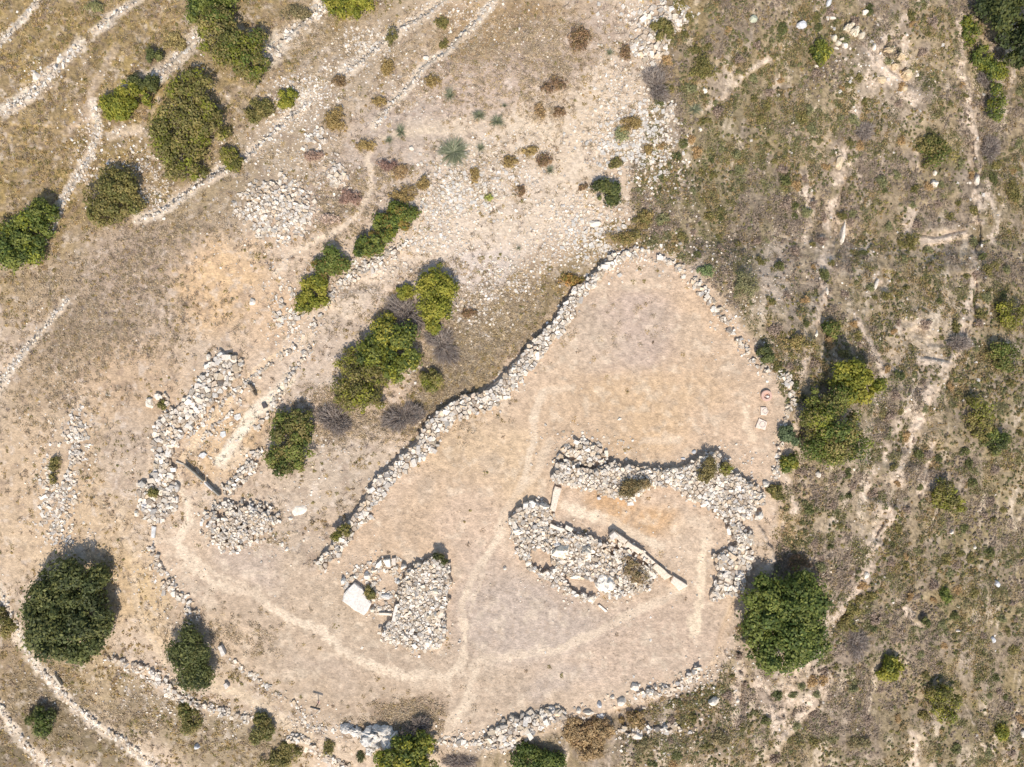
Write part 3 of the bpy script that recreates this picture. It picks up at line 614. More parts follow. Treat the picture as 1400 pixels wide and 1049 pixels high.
# --- small ruin
P_C = [(601,755),(614,768),(617,792),(613,822),(607,845),(611,866),(602,884),(584,890),(563,891),(541,883),(522,876),(519,866),(530,852),(538,850),(543,832),(543,817),(548,798),(557,779),(570,771),(584,766),(593,758)]
rc = empty('stone_mound', at(578, 825), 'wedge-shaped heap of packed stones with a shadowed left edge, in the centre-bottom of the enclosure', 'ruin')
mb = MB(); masonry(mb, P_C, 5.4, .85, rim=5, jz=.07, drop=.18, base=.45); mb.build('stonework', M_stone, rc, rc.location); EXCLUDE.append(P_C)
for (u, v, ru, rv, h, an, c) in [(586,876,6.5,8.5,.95,0,(238,226,208)),(604,872,6,4.5,.6,0,(226,212,196)),(597,883,6,4,.5,-20,(226,214,196)),(563,862,9,5,.75,-10,(230,222,210)),(596,836,4,6.5,.95,0,(236,224,206)),(584,858,5,6,.8,0,(232,224,212)),(596,806,6,5,.95,0,(232,222,200)),(570,884,5,4,.5,0,(222,212,198)),(587,839,5,3,.9,0,(232,220,200))]:
    boulder('boulder', u, v, ru, rv, h, an, parent=rc, colr=c)
slab_poly('slab', [(540,828),(545,830),(541,856),(534,853)], .7, rc, (230,218,204), bev=.04)
P_C2 = [(467,792),(480,780),(498,770),(512,768),(536,764),(550,764),(552,775),(547,800),(541,820),(538,841),(506,841),(510,826),(497,812),(484,797),(471,812)]
rd = empty('ruined_cell', at(515, 805), 'low ring of rubble with one huge flat white slab', 'ruin')
mb = MB(); masonry(mb, P_C2, 4.8, .1, rim=5, jz=.05, density=.62, holes=[[(520,785),(545,790),(538,810),(520,808)]]); mb.build('stonework', M_stone, rd, rd.location); EXCLUDE.append(P_C2)
slab_poly('slab', [(484,797),(496,806),(507,826),(503,836),(498,842),(484,834),(468,822),(470,812)], .5, rd, (220,211,200), bev=.09, label='huge flat white slab')
for uv, h, c in [([(512,777),(514,772),(521,766),(522,772),(518,776)], .5, (238,230,214)), ([(523,766),(533,765),(534,776),(528,775)], .5, (238,230,214)), ([(535,764),(541,763),(541,773),(536,773)], .35, (214,200,184)), ([(517,838),(536,839),(536,842),(517,841)], .35, (232,218,198))]:
    slab_poly('slab', uv, h, rd, c, bev=.05)
for (u, v, ru, rv, h, c) in [(470,794,4,5.5,.5,(216,214,208)),(502,788,6,5,.5,(228,218,204)),(552,774,4.6,4,.5,(234,226,216)),(529,815,9,5,.3,(206,204,200)),(510,833,4,5,.4,(214,204,186)),(545,795,4,3,.4,(206,208,206)),(510,780,3,3,.3,(230,216,196)),(543,776,2.5,3,.3,(234,224,208))]:
    boulder('boulder', u, v, ru, rv, h, parent=rd, colr=c)
# --- west ruins
P_E = [(300,481),(318,486),(329,494),(329,506),(323,517),(313,526),(304,535),(292,549),(280,562),(268,577),(250,592),(241,610),(235,622),(231,634),(240,654),(244,668),(245,680),(241,694),(234,704),(219,712),(216,720),(203,717),(191,702),(186,679),(192,660),(208,654),(209,632),(208,604),(213,578),(220,566),(234,560),(250,548),(268,528),(276,510),(284,498)]
re_ = empty('ruined_wall', at(250, 590), 'curved ruin wall of chunky blocks left of the pinkish excavation trench', 'ruin')
mb = MB(); masonry(mb, P_E, 7.6, .5, top=.85, rim=4, jz=.1, drop=.2, base=.3, ang=28); mb.build('stonework', M_stone, re_, re_.location); EXCLUDE.append(P_E)
for (u, v, ru, rv, h, c) in [(286,489,4,5,.4,(224,214,200)),(303,485,6,5,.5,(214,210,204)),(316,489,4,4,.4,(228,218,204)),(232,609,5,4,.45,(206,206,206)),(262,568,5,4,.4,(214,210,204)),(236,579,4,3.5,.4,(210,208,206)),(198,662,5,4,.3,(222,208,190)),(188,702,4,5,.3,(232,222,204)),(200,690,7,5,.45,(204,204,206))]:
    boulder('boulder', u, v, ru, rv, h, parent=re_, colr=c)
slab_poly('slab', [(207,719),(213,720),(211,736),(206,735)], .25, re_, (206,204,200))
rf = empty('stone_ring', at(216, 550), 'small ring of stones with a tuft inside, left of the chunky block ruin', 'ruin')
mb = MB(); masonry(mb, ribbon([(208,541),(218,541),(228,543),(231,550),(224,558)], 6), 5.4, .3, rim=0); mb.build('stonework', M_stone, rf, rf.location)
boulder('boulder', 205, 551, 7, 9, .35, -10, parent=rf, colr=(228,218,202))
wall('stone_kerb', 'faint line of stones along the upper-left side of the excavation trench', [(258,600),(285,568),(318,538),(350,513),(402,474)], [6,5,7,5,7], 5.2, .2, cat='kerb', density=.75, rim=0)
wall('stone_kerb', 'faint line of stones along the lower-right side of the excavation trench', [(350,590),(372,552),(392,520),(412,495),(430,466)], [9,9,7,8,9], 5.2, .22, cat='kerb', density=.6, rim=0)
wall('stone_kerb', 'broken row of small slabs running down the middle of the trench', [(268,612),(282,596),(300,578),(322,556),(334,546)], [6,7,6,5,4], 5, .14, cat='kerb', density=.5, rim=0)
P_D = [(361,690),(374,694),(384,706),(382,716),(370,728),(360,739),(350,744),(331,746),(331,752),(319,757),(300,754),(284,742),(275,730),(275,713),(283,698),(290,687),(303,682),(320,686),(338,682)]
stone_thing('stone_mound', 'rounded heap of small packed stones south of the bush with grey twigs', 'ruin', P_D, 5.0, .6, rim=14, jz=.1, drop=.18, base=.08, edge_rag=1.8, density=.93, holes=[[(296,700),(306,694),(310,706),(300,712)]])
# upright slabs closing the trench, standing in a row
ru_ = empty('upright_slabs', at(275, 655), 'row of thin upright grey slabs casting a dark shadow at the foot of the trench', 'stone slab')
for a, b, h, c in [((240,631),(251,635),.25,(190,182,168)), ((251,635),(264,646),.8,(150,142,128)), ((264,646),(277,658),.95,(150,144,130)), ((279,660),(290,671),.95,(206,202,196)), ((290,670),(299,678),1.0,(156,150,138))]:
    dx, dy = b[0] - a[0], b[1] - a[1]; l = math.hypot(dx, dy); nx, ny = -dy / l * 1.0, dx / l * 1.0
    slab_poly('slab', [(a[0] - nx, a[1] - ny), (b[0] - nx, b[1] - ny), (b[0] + nx, b[1] + ny), (a[0] + nx, a[1] + ny)], h * .72, ru_, c, bev=.03, inset=.85)
ro = empty('rock_outcrop', at(510, 1005), 'large pitted grey-white rock beside the green tree on the bottom edge', 'rock')
for (u, v, ru, rv, h, an) in [(475,995,13,8,.6,12),(491,1001,13,8,.55,20),(511,1007,20,16,.9,-30),(536,1007,17,17,.95,10),(522,996,17,8,.7,-4),(508,1023,8,9,.5,0),(545,1018,9,11,.6,0)]:
    boulder('boulder', u, v, ru, rv, h, an, parent=ro, colr=(212,208,202), sub=4, rough=.9)
ro2 = empty('rock_outcrop', at(1165, 45), 'cluster of rounded cream rocks with cracks, upper right near the lone green shrub', 'rock')
for (u, v, ru, rv, h) in [(1158,40,7,5,.7),(1168,45,8,7,.8),(1176,50,5,6,.6),(1163,36,5,4,.6),(1150,55,4,3,.4),(1140,53,5,7,.4),(1145,60,5,4,.4)]:
    boulder('boulder', u, v, ru, rv, h, parent=ro2, colr=(214,204,184), sub=2)
ro3 = empty('rock_outcrop', at(1238, 95), 'smooth tan rock faces on the bare knoll at upper right', 'rock')
for (u, v, ru, rv, h) in [(1238,103,10,9,.8),(1229,79,9,7,.7),(1214,70,8,5,.5),(1222,92,7,5,.5),(1205,110,8,6,.3),(1235,122,6,5,.4)]:
    boulder('boulder', u, v, ru, rv, h, parent=ro3, colr=(204,184,152), sub=2)
B = [  # single rocks: u v ru rv h angle label
 (1095,35,10,6,.6,-5,'pale grey flat boulder in scrub, top right, left of the cracked cream rock cluster'),(1132,4,5,9,.5,20,'narrow grey rock cut by the top edge, right part of the photo'),(1182,18,6,4.5,.5,-20,'egg-shaped pale rock above the cracked cream rock cluster'),
 (1154,63,6,5,.5,0,'squarish pale rock directly under the cracked cream rock cluster'),(1194,65,4,6,.5,0,'upright oval pale rock right of the cracked cream rock cluster'),(1138,25,6,3,.3,0,'thin pale slab of rock above left of the cracked cream rock cluster'),
 (1275,252,8,8,.6,20,'pale cracked rock in dark scrub below the olive bush at upper right'),(1277,237,4,5,.4,0,'small pale rock touching the top of the pale cracked rock'),(1147,223,6,15,.5,5,'long tan bare rock face standing vertical on the upper right slope'),
 (1335,247,5,13,.6,-5,'narrow cream rock blade on the cliff line near the right edge'),(1151,322,5,20,.5,12,'long pale leaning rock ledge midway along the upper right slope'),(1197,390,3.5,12,.4,22,'thin streak of pale rock on the middle of the right slope'),
 (1115,457,3.5,8,.4,18,'small elongated pale rock left of the little green shrub by the enclosure corner'),(1130,399,3.5,6,.4,0,'small pinkish pale rock on the slope above the elongated one'),(1300,727,4,5,.5,10,'squarish white block on the right slope, below the outcrop bands'),
 (1332,748,3,4,.3,0,'small pointed pale stone right of the squarish white block'),(1362,797,5,8,.6,-30,'elongated pale grey boulder in green scrub near the lower right edge'),(1398,1003,5,9,.5,0,'white stone on the right edge near the bottom corner'),
 (1357,874,4,7,.4,-30,'cream stone below the elongated grey boulder, lower right'),(1309,862,4,3,.3,0,'small pale rounded stone on the slope left of the cream stone'),(1183,787,5,7,.4,30,'pale tilted stone on the bare streak right of the big green tree'),
 (813,306,10,6,.4,-5,'broad whitish flat boulder on the stony ground below the dark green shrub'),(853,310,5,4.5,.4,-20,'pale rounded stone in brown scrub right of the broad flat boulder'),(857,346,6,5.5,.5,0,'bright white squarish block at the top tip of the enclosure'),
 (878,342,5,5,.4,0,'pale block right of the bright squarish block at the tip of the enclosure'),(810,391,5,5,.4,0,'round pale stone on the diagonal wall near its top end'),(963,124,4.5,5,.4,0,'oval pale stone left of the bare patch, top right of centre'),
 (1030,27,8,6,.5,0,'grey-green mottled round boulder near the top edge, right of the stone spill'),(957,177,3.5,3.5,.3,0,'small pale stone right of the purple-grey twiggy patch'),(1118,649,4.5,5.5,.5,0,'light pointed stone right of the lower enclosure corner bushes'),
 (270,1020,5,5,.45,0,'pale cube-like stone alone in grey straw near the bottom left'),(410,698,11,8,.12,-20,'flat whitish bedrock patch right of the rounded stone heap'),(386,744,3,3.5,.25,0,'left of two small white stones beside the rounded stone heap'),
 (392,751,3,4,.25,30,'right of two small white stones beside the rounded stone heap'),(397,709,4,3,.25,0,'small white stone between the flat bedrock patch and the rounded heap'),(690,777,3.2,3,.3,0,'lone round white stone on the dusty ground left of the boulder ruin'),
 (628,878,3.4,1.6,.2,-25,'thin white splinter of stone right of the wedge-shaped heap'),(345,413,5,6,.4,10,'pale round boulder on the orange clearing'),(847,573,4,2.4,.2,-25,'small flat white stone alone in the middle of the enclosure'),
 (949,618,4,3,.3,0,'squarish grey stone above the court wall near its dark bush'),(934,627,4,2.2,.2,0,'small flat pale stone left of the squarish grey stone'),(819,681,4,3.4,.3,25,'grey square stone on the court floor by the long wall'),
 (583,80,6,4,.4,0,'pale stone at the end of the straight terrace wall near the top'),(563,203,4,3.6,.35,20,'bright white round stone beside the largest bluish rosette plant'),(820,978,6.5,6.5,.5,0,'round blue-grey boulder above the orange bush'),
 (819.5,963,4,5.5,.5,-10,'angular pale block standing above the round blue-grey boulder'),(849,959,9,6,.6,-40,'big tilted whitish boulder right of the orange bush top'),(867,939,7.5,6.5,.55,0,'bulky white boulder on the lower right rim of the enclosure'),
 (837,953,4,3,.3,0,'small white stone between the tilted boulder and the blocks'),(804,974,9,3.6,.4,3,'wedge of pale slab above the left end of the orange bush'),(791,972,4.5,4.5,.4,30,'pale tilted block left of the wedge slab'),
 (871,1006,9,5.5,.55,0,'wide pale boulder in the block line right of the orange bush'),(975,959,8.5,7,.6,-20,'large ringed boulder in scrub below the enclosure corner'),(1047,662,6,6,.55,0,'square pale block at the lower right corner of the enclosure wall'),
 (182,208,3,3.5,.3,0,'small cream stone under the bright yellow-green bush, upper left'),(83,82,8,5,.4,-30,'flat bare pinkish rock at the end of the broken terrace wall'),(50,105,6,8,.35,10,'pale broken rock left of the flat pinkish rock, upper left'),
 (299,490,0,0,0,0,None),(340,935,0,0,0,0,None),(520,553,7,5,.4,0,'white stone showing between the twiggy bush and its grey branches'),(374,553,7,5,.4,0,'pale boulder at the top of the bush with grey twigs'),(1048,893,6,4,.3,0,'long pale stone just below the big green tree on the right'),(1008,958,4,3,.3,0,'small pale stone right of the ringed boulder')]
for (u, v, ru, rv, h, an, lb) in B:
    if lb is None: continue
    c = (204,206,210) if ('grey' in lb and 'heap' not in lb and 'twig' not in lb) else (228,218,204) if 'tan' not in lb else (212,192,162)
    if 'green mottled' in lb: c = (176,180,160)
    boulder('boulder' if ru > 4.5 else 'loose_stone', u, v, ru, rv, h, an, label=lb, cat='rock', colr=c, sub=3 if ru > 5 else 2)
# trench furniture
for uv, h, lb, c in [([(274,620),(279,618),(283,622),(277,627),(271,624)], .25, 'angular white block at the lower end of the trench', (214,210,204)), ([(301,591),(308,589),(309,596),(304,599),(300,596)], .1, 'flat grey slab, middle one set in the trench floor', (206,204,198)), ([(320,568),(328,565),(330,571),(324,576),(320,573)], .1, 'flat grey slab, uppermost one set in the trench floor', (208,204,196)), ([(313,578),(318,576),(319,581),(314,583)], .1, 'tiny pale slab between two grey slabs of the trench floor', (224,210,190))]:
    slab_poly('paving_slab', uv, h, label=lb, cat='stone slab', colr=c)
for uv, lb in [([(337,526),(341,526),(346,533),(344,535)], 'upper of two short dark-sided upright stones in the trench'), ([(342,535),(345,535),(349,541),(347,542)], 'lower of two short dark-sided upright stones in the trench')]:
    slab_poly('upright_stone', uv, .7, label=lb, cat='standing stone', colr=(170,150,126))
slab_poly('dark_block', [(357,552),(362,550),(366,556),(360,559)], .2, label='small dark square cover on the white trench edge', cat='cover', colr=(84,78,78))
slab_poly('stone_bench', [(297,885),(302,883),(308,895),(303,898)], .5, label='pale rectangular block half hidden by the small round dark bush', cat='stone block', colr=(214,206,196), bev=.03)
slab_poly('stone_block', [(305,936),(309,934),(313,939),(308,943)], .45, label='small pale cube block below the rectangular block, lower left', cat='stone block', colr=(210,200,188), bev=.03)
slab_poly('stone_block', [(71,925),(74,922),(84,938),(82,941)], .5, label='thin leaning slab on the boundary wall below the big dark tree', cat='stone slab', colr=(206,192,170), bev=.03)
# well head and the two covers
def ring_thing():
    o = at(1047, 541); t = empty('stone_well', o, 'round pink well head standing at the right side of the enclosure', 'well')
    n = 40; V = []; prof = [(.53, -.1), (.53, .30), (.50, .33), (.33, .33), (.30, .30), (.30, .04)]
    for r_, z in prof:
        for i in range(n): a = 2 * math.pi * i / n; V.append((r_ * math.cos(a), r_ * math.sin(a), z))
    Fq = [[k * n + i, k * n + (i + 1) % n, (k + 1) * n + (i + 1) % n, (k + 1) * n + i] for k in range(len(prof) - 1) for i in range(n)]
    mk('rim', V, Fq, None, M_clay, t)
    V = [(.31 * math.cos(2 * math.pi * i / n), .31 * math.sin(2 * math.pi * i / n), .1) for i in range(n)]
    mk('shaft', V, [list(range(n))], None, M_clay, t)
    cz = at(1048.5, 542.5); c = boulder('stone_plug', 1048.5, 542.3, 2.6, 2.4, .16, parent=t, colr=(236,226,218), sub=2)
    c.location.z = .12
ring_thing()
def cover(uv, label, rc_):
    cen = np.mean(uv, 0); t = empty('well_cover', at(*cen), label, 'cover'); z = float(gz(*cen))
    slab_poly('slab', uv, .16, t, (228,208,190), bev=.02, inset=.95)
    n = 28; r_ = rc_; V = []
    for rr in (r_, r_ - .05):
        for zz in (.14, .20): V += [(rr * math.cos(2 * math.pi * i / n), rr * math.sin(2 * math.pi * i / n), zz) for i in range(n)]
    Fq = []
    for i in range(n):
        j = (i + 1) % n; Fq += [[i, j, n + j, n + i], [n + i, n + j, 3 * n + j, 3 * n + i], [3 * n + i, 3 * n + j, 2 * n + j, 2 * n + i]]
    mk('ring', V, Fq, np.tile(lin((214,196,180)) * KAL, (4 * n, 1)), M_stone, t)
cover([(1040,557),(1048,557),(1051,562),(1048,568),(1040,568)], 'smaller square stone cover just below the round well head', .26)
cover([(1038,572),(1049,577),(1047,588),(1033,585)], 'larger skewed square stone cover, lower of the two near the well head', .30)
# sign post
def box(cx, cy, cz, sx, sy, sz, M=None):
    V = np.array([(x * sx / 2, y * sy / 2, z * sz / 2) for x in (-1, 1) for y in (-1, 1) for z in (-1, 1)], float)
    if M is not None: V = V @ np.array(M).T
    return V + np.array([cx, cy, cz]), [[0,1,3,2],[4,6,7,5],[0,4,5,1],[2,3,7,6],[0,2,6,4],[1,5,7,3]]
so_ = empty('signpost', at(435.7, 960.3), 'dark signpost with a narrow board on a thin pole, lower left of the enclosure', 'sign')
V, Fq = box(0, 0, .62, .07, .07, 1.36); mk('post', V, Fq, None, M_metal, so_)
a = R(-15); M3 = [[math.cos(a), -math.sin(a), 0], [math.sin(a), math.cos(a), 0], [0, 0, 1]]
V, Fq = box(0, 0, 1.36, .98, .09, .24, M3); mk('board', V, Fq, None, M_metal, so_)
V, Fq = box(0, 0, .02, .26, .26, .1); mk('footing', V, Fq, None, M_clay, so_)

# ------------------------------------------------------------------ plants
def quads_from(c, nrm, size, asp=1.6):
    """leaf quads: centres (n,3), normals, sizes"""
    n = len(c); nrm = nrm / (np.linalg.norm(nrm, axis=1, keepdims=True) + 1e-9)
    r = rng.normal(0, 1, (n, 3)); t = np.cross(nrm, r); t /= np.linalg.norm(t, axis=1, keepdims=True) + 1e-9; b = np.cross(nrm, t)
    s = size[:, None] * .5
    V = np.stack([c - t * s * asp, c + b * s, c + t * s * asp, c - b * s], 1).reshape(-1, 3)
    return V, np.arange(4 * n).reshape(n, 4)
def crown_arrays(ell, n, leaf, pal, lobe=.3, flat=.8, seed_gap=.0, droop=0):
    """ell: list of (cx,cy,cz,rx,ry,rz) in metres, crown made of lobes on each ellipsoid"""
    vol = np.array([e[3] * e[4] for e in ell]); vol = vol / vol.sum(); Cs, Ns, Ks, Ss = [], [], [], []
    pal = lin(np.array(pal)) * KAL * 2.0 * np.array([1.13, 1.0, .86])
    for e, f in zip(ell, vol):
        ne = int(n * f); rmean = (e[3] + e[4]) / 2
        nl = max(6, int(1.7 / lobe ** 2)); 
        d = rng.normal(0, 1, (nl, 3)); d[:, 2] = np.abs(d[:, 2]) * 1.0 - .15; d /= np.linalg.norm(d, axis=1, keepdims=True)
        rad = rng.uniform(.4, 1.0, nl) ** .7
        lc = d * rad[:, None] * (1 - lobe * .6) * np.array([e[3], e[4], e[5]]); lr = rmean * lobe * rng.uniform(.45, 1.35, nl)
        ph = rng.uniform(0, 6.28, 3); an = np.arctan2(lc[:, 1], lc[:, 0]); lc[:, :2] *= (1 + .07 * np.sin(2 * an + ph[0]) + .08 * np.sin(3 * an + ph[1]) + .08 * np.sin(5 * an + ph[2]))[:, None]
        lb = rng.uniform(.80, 1.16, nl); lk = rng.integers(0, len(pal), nl)
        w_ = lr ** 2; li = rng.choice(nl, ne, p=w_ / w_.sum())
        q = rng.normal(0, 1, (ne, 3)); q[:, 2] += .35; q /= np.linalg.norm(q, axis=1, keepdims=True)
        rr = lr[li] * np.where(rng.random(ne) < .2, rng.uniform(1, 1.6, ne), rng.uniform(.45, 1.08, ne) ** .6)
        P = lc[li] + q * rr[:, None] * np.array([1, 1, flat])
        Cs.append(P + np.array(e[:3])); Ns.append(q + rng.normal(0, .45, (ne, 3)) + np.array([0, 0, .45]))
        kk = np.where(rng.random(ne) < .65, lk[li], rng.integers(0, len(pal), ne))
        Ks.append(pal[kk] * (lb[li] * rng.uniform(.8, 1.2, ne))[:, None]); Ss.append(leaf * rng.uniform(.65, 1.35, ne))
    c = np.concatenate(Cs); V, F = quads_from(c, np.concatenate(Ns), np.concatenate(Ss))
    return V, F, np.repeat(np.concatenate(Ks), 4, 0)
def tube_path(pts, rads, seg=6):
    V, F = [], []
    for i, (p, r_) in enumerate(zip(pts, rads)):
        p = Vector(p); dvec = (Vector(pts[min(i + 1, len(pts) - 1)]) - Vector(pts[max(i - 1, 0)])).normalized()
        s = dvec.orthogonal().normalized(); t = dvec.cross(s)
        for k in range(seg): a = 2 * math.pi * k / seg; V.append(p + (s * math.cos(a) + t * math.sin(a)) * r_)
    for i in range(len(pts) - 1):
        for k in range(seg): F.append([i * seg + k, i * seg + (k + 1) % seg, (i + 1) * seg + (k + 1) % seg, (i + 1) * seg + k])
    return [tuple(v) for v in V], F
G_DARK = [(72,80,46),(84,91,52),(62,70,42),(98,102,60)]; G_MID = [(78,92,42),(94,104,50),(66,80,38),(106,114,58)]; G_BR = [(106,112,42),(122,124,50),(90,98,38),(136,134,58)]
G_OL = [(112,108,64),(98,96,58),(126,118,74),(90,92,50)]; G_GY = [(118,112,82),(104,102,74),(132,122,92)]; G_BL = [(132,132,102),(118,122,92),(144,142,114)]
G_OR = [(146,128,96),(134,114,86),(158,140,106),(128,112,82)]; G_RU = [(124,102,80),(110,92,74),(134,112,84),(102,92,64)]; G_YE = [(146,130,88),(134,120,78),(126,110,72)]
G_PU = [(172,158,146),(150,136,124),(190,178,164),(160,146,136)]
CROWNS = []
FK = 1.55
def tree(name, label, cat, ells, h, pal, n, leaf, lobe=.3, trunk='trunk', group=None, limbs=6, flat=.85, bare=0, lift=0):
    """ells: list of (u, v, ru, rv) photo-pixel ellipses the crown covers; h crown top in metres"""
    h = h * .82; ells = [(a, b_, c * 1.1, d * 1.1) for a, b_, c, d in ells]
    u0 = np.mean([e[0] for e in ells]); v0 = np.mean([e[1] for e in ells])
    g = float(gz(u0, v0)); zc = g + h * .5
    x, y, _ = W(u0, v0, zc); gb = float(ground_z(np.array([x]), np.array([y]))[0]) + lift
    t = empty(name, (x, y, gb), label, cat, group)
    E = []
    for (u, v, ru, rv) in ells:
        a, b, _ = W(u, v, zc); s = (HC - zc) / HC / PPM; E.append((a - x, b - y, h * .42, ru * s * 1.0, rv * s * 1.0, h * .56))
        CROWNS.append((u, v, ru, rv))
    V, F, C = crown_arrays(E, n, leaf, pal, lobe, flat)
    V[:, 2] = np.maximum(V[:, 2], .02)
    mk('crown', V, F, C, M_leaf, t)
    Vt, Ft = [], []
    r0 = max(.04, .045 * h); off = 0
    def addt(p, r_):
        nonlocal off
        a, b = tube_path(p, r_); Vt.extend(a); Ft.extend([[i + off for i in q] for q in b]); off += len(a)
    for e in E[:1]: addt([(0, 0, -.2), (random.uniform(-.1, .1), random.uniform(-.1, .1), h * .25), (e[0] * .5, e[1] * .5, h * .5)], [r0 * 1.4, r0, r0 * .7])
    for k in range(limbs):
        e = E[k % len(E)]; a = 6.28 * k / limbs + random.uniform(-.4, .4); q = random.uniform(.55, .85)
        ex, ey = e[0] + e[3] * q * math.cos(a), e[1] + e[4] * q * math.sin(a)
        addt([(0, 0, h * .15), (ex * .45, ey * .45, h * .38), (ex, ey, h * random.uniform(.5, .8))], [r0 * .6, r0 * .4, r0 * .12])
    mk(trunk, Vt, Ft, None, M_bark, t)
    if bare: # grey leafless sprigs
        V2, F2, C2 = twig_arrays(n=bare, R_=1, h=h * .9, pal=G_PU, ell=E)
        mk('bare_twigs', V2, F2, C2, M_grass, t)
    return t
def ribbon_arrays(A, Bp, w0, w1, cols):
    d = Bp - A; s = np.cross(d, rng.normal(0, 1, d.shape)); s /= np.linalg.norm(s, axis=1, keepdims=True) + 1e-9
    V = np.stack([A - s * w0[:, None] / 2, A + s * w0[:, None] / 2, Bp + s * w1[:, None] / 2, Bp - s * w1[:, None] / 2], 1).reshape(-1, 3)
    return V, np.arange(len(V)).reshape(-1, 4), np.repeat(cols, 4, 0)
def twig_arrays(n, R_, h, pal, ell=None, wd=.03):
    pal = lin(np.array(pal)) * KAL * 1.25 * np.array([1.04, 1, .95])
    a = rng.uniform(0, 6.28, n); r1 = rng.uniform(.1, 1, n) ** .6
    if ell is None: ell = [(0, 0, 0, R_, R_, h)]
    k = rng.integers(0, len(ell), n); L = np.array(ell)[k]; a = np.where(rng.random(n) < .6, np.round(a * 2.2 + .3 * rng.normal(0, 1, n) * .4) / 2.2 + rng.normal(0, .12, n), a); r1 = r1 * (.65 + .5 * vnoise(a * 1.9 + L[:, 0] * 3, a * 0 + L[:, 1] * 5 + 40))
    Bp = np.stack([L[:, 0] + L[:, 3] * r1 * np.cos(a), L[:, 1] + L[:, 4] * r1 * np.sin(a), h * (1.05 - .6 * r1 ** 2) * rng.uniform(.6, 1, n)], -1)
    t = rng.uniform(.25, .75, n)[:, None]; A = Bp * t * np.array([1, 1, .8]) + rng.normal(0, .08, (n, 3)) * R_
    A[:, 2] = np.abs(A[:, 2])
    V, F, C = ribbon_arrays(A, Bp, np.full(n, wd * 1.3), np.full(n, wd * .4), pal[rng.integers(0, len(pal), n)] * rng.uniform(.75, 1.15, (n, 1)))
    m = n; B2 = Bp + rng.normal(0, .22 * R_, (n, 3)); V2, F2, C2 = ribbon_arrays(A + (Bp - A) * rng.uniform(.4, .9, (n, 1)), B2, np.full(n, wd * .8), np.full(n, wd * .3), pal[rng.integers(0, len(pal), n)])
    return np.concatenate([V, V2]), np.concatenate([F, F2 + len(V)]), np.concatenate([C, C2])
def dead_bush(label, ells, h, n=700, pal=G_PU, group=None, name='leafless_shrub', wd=.035, cat='shrub'):
    u0 = np.mean([e[0] for e in ells]); v0 = np.mean([e[1] for e in ells]); p = at(u0, v0)
    E = [((e[0] - u0) / PPM, -(e[1] - v0) / PPM, 0, e[2] / PPM, e[3] / PPM, h) for e in ells]
    V, F, C = twig_arrays(int(n * .7), 1, h * .7, pal, E, wd * 1.3); o = mk(name, V, F, C, M_grass); o.location = p
    return tag(o, label, cat, group)
def blades(n, R_, h, pal, wd, up=.6):
    pal = lin(np.array(pal)) * KAL; a = rng.uniform(0, 6.28, n); pal = pal * 1.7; e = rng.uniform(.15, 1.2, n); L = R_ * rng.uniform(.6, 1.1, n)
    Bp = np.stack([L * np.cos(a) * np.cos(e), L * np.sin(a) * np.cos(e), h * np.sin(e) * rng.uniform(.7, 1.1, n)], -1); A = Bp * .08 + rng.normal(0, .04 * R_, (n, 3)); A[:, 2] = np.abs(A[:, 2]) * .3
    return ribbon_arrays(A, Bp, np.full(n, wd), np.full(n, wd * .25), pal[rng.integers(0, len(pal), n)] * rng.uniform(.8, 1.15, (n, 1)))
def rosette(label, u, v, ru, rv, h, pal=G_BL, n=150, group=None, wd=.05, name='rosette_plant', cat='plant'):
    V, F, C = blades(n, 1, 1, pal, wd); V *= np.array([ru / PPM, rv / PPM, h]); o = mk(name, V, F, C, M_leaf); o.location = at(u, v)
    CROWNS.append((u, v, ru * .6, rv * .6)); return tag(o, label, cat, group)
T = tree
T('tree', 'largest dark green round tree, lower left beside the boundary wall', 'tree', [(92,838,58,56),(108,800,42,42),(66,858,36,36),(128,850,36,40),(95,875,40,34),(70,815,34,34)], 4.5, G_DARK, 26000, .20, .24, limbs=10)
T('tree', 'big round green tree right of the enclosure, beside the squarish ruin stub', 'tree', [(1068,848,52,54),(1045,828,38,38),(1085,815,40,36),(1100,872,34,36),(1062,890,40,32),(1090,835,42,36)], 4.2, G_MID, 24000, .20, .25, limbs=10, bare=120)
T('tree', 'small dark round tree with fine leaves below the crumbling curved wall, lower left', 'tree', [(262,902,33,38),(258,880,28,26),(272,922,26,26)], 3.0, G_DARK, 10000, .14, .28)
T('tree', 'olive-green wide tree right of the enclosure wall', 'tree', [(1140,585,46,46),(1128,560,30,30),(1150,612,34,28)], 3.6, G_OL + G_MID + G_BR[:1], 15000, .15, .24, bare=300)
T('tree', 'bright yellow-green tree growing against the top of the wide olive tree', 'tree', [(1158,512,26,22),(1178,530,26,24),(1152,535,22,20)], 4.0, G_BR, 8500, .18, .27)
T('bush', 'largest olive bush cluster of the upper left, between the terrace walls', 'bush', [(246,180,44,44),(262,128,32,32),(250,222,30,30),(280,170,30,30)], 2.8, G_OL + G_BR[:1], 17000, .16, .2, bare=350)
T('bush', 'olive bush covering the terrace above the largest cluster, near the top edge', 'bush', [(330,70,34,34),(300,50,30,34),(345,88,22,22)], 2.8, G_OL + G_BR[:1] + G_MID[:1], 12000, .16, .22, bare=250)
T('bush', 'green bush cut by the top edge above the upper-left cluster', 'bush', [(282,12,28,24),(300,-8,30,24)], 2.6, G_MID, 6000, .16, .25)
T('bush', 'olive round bush between the curving terrace wall and the largest cluster', 'bush', [(155,270,38,34),(162,255,30,28),(140,284,24,24)], 2.5, G_OL, 9500, .15, .22, bare=250)
T('bush', 'dense green bush cut by the left edge of the photo', 'bush', [(18,338,34,36),(55,292,20,20),(40,315,26,28)], 3.0, G_MID + G_BR[:1], 11000, .17, .26)
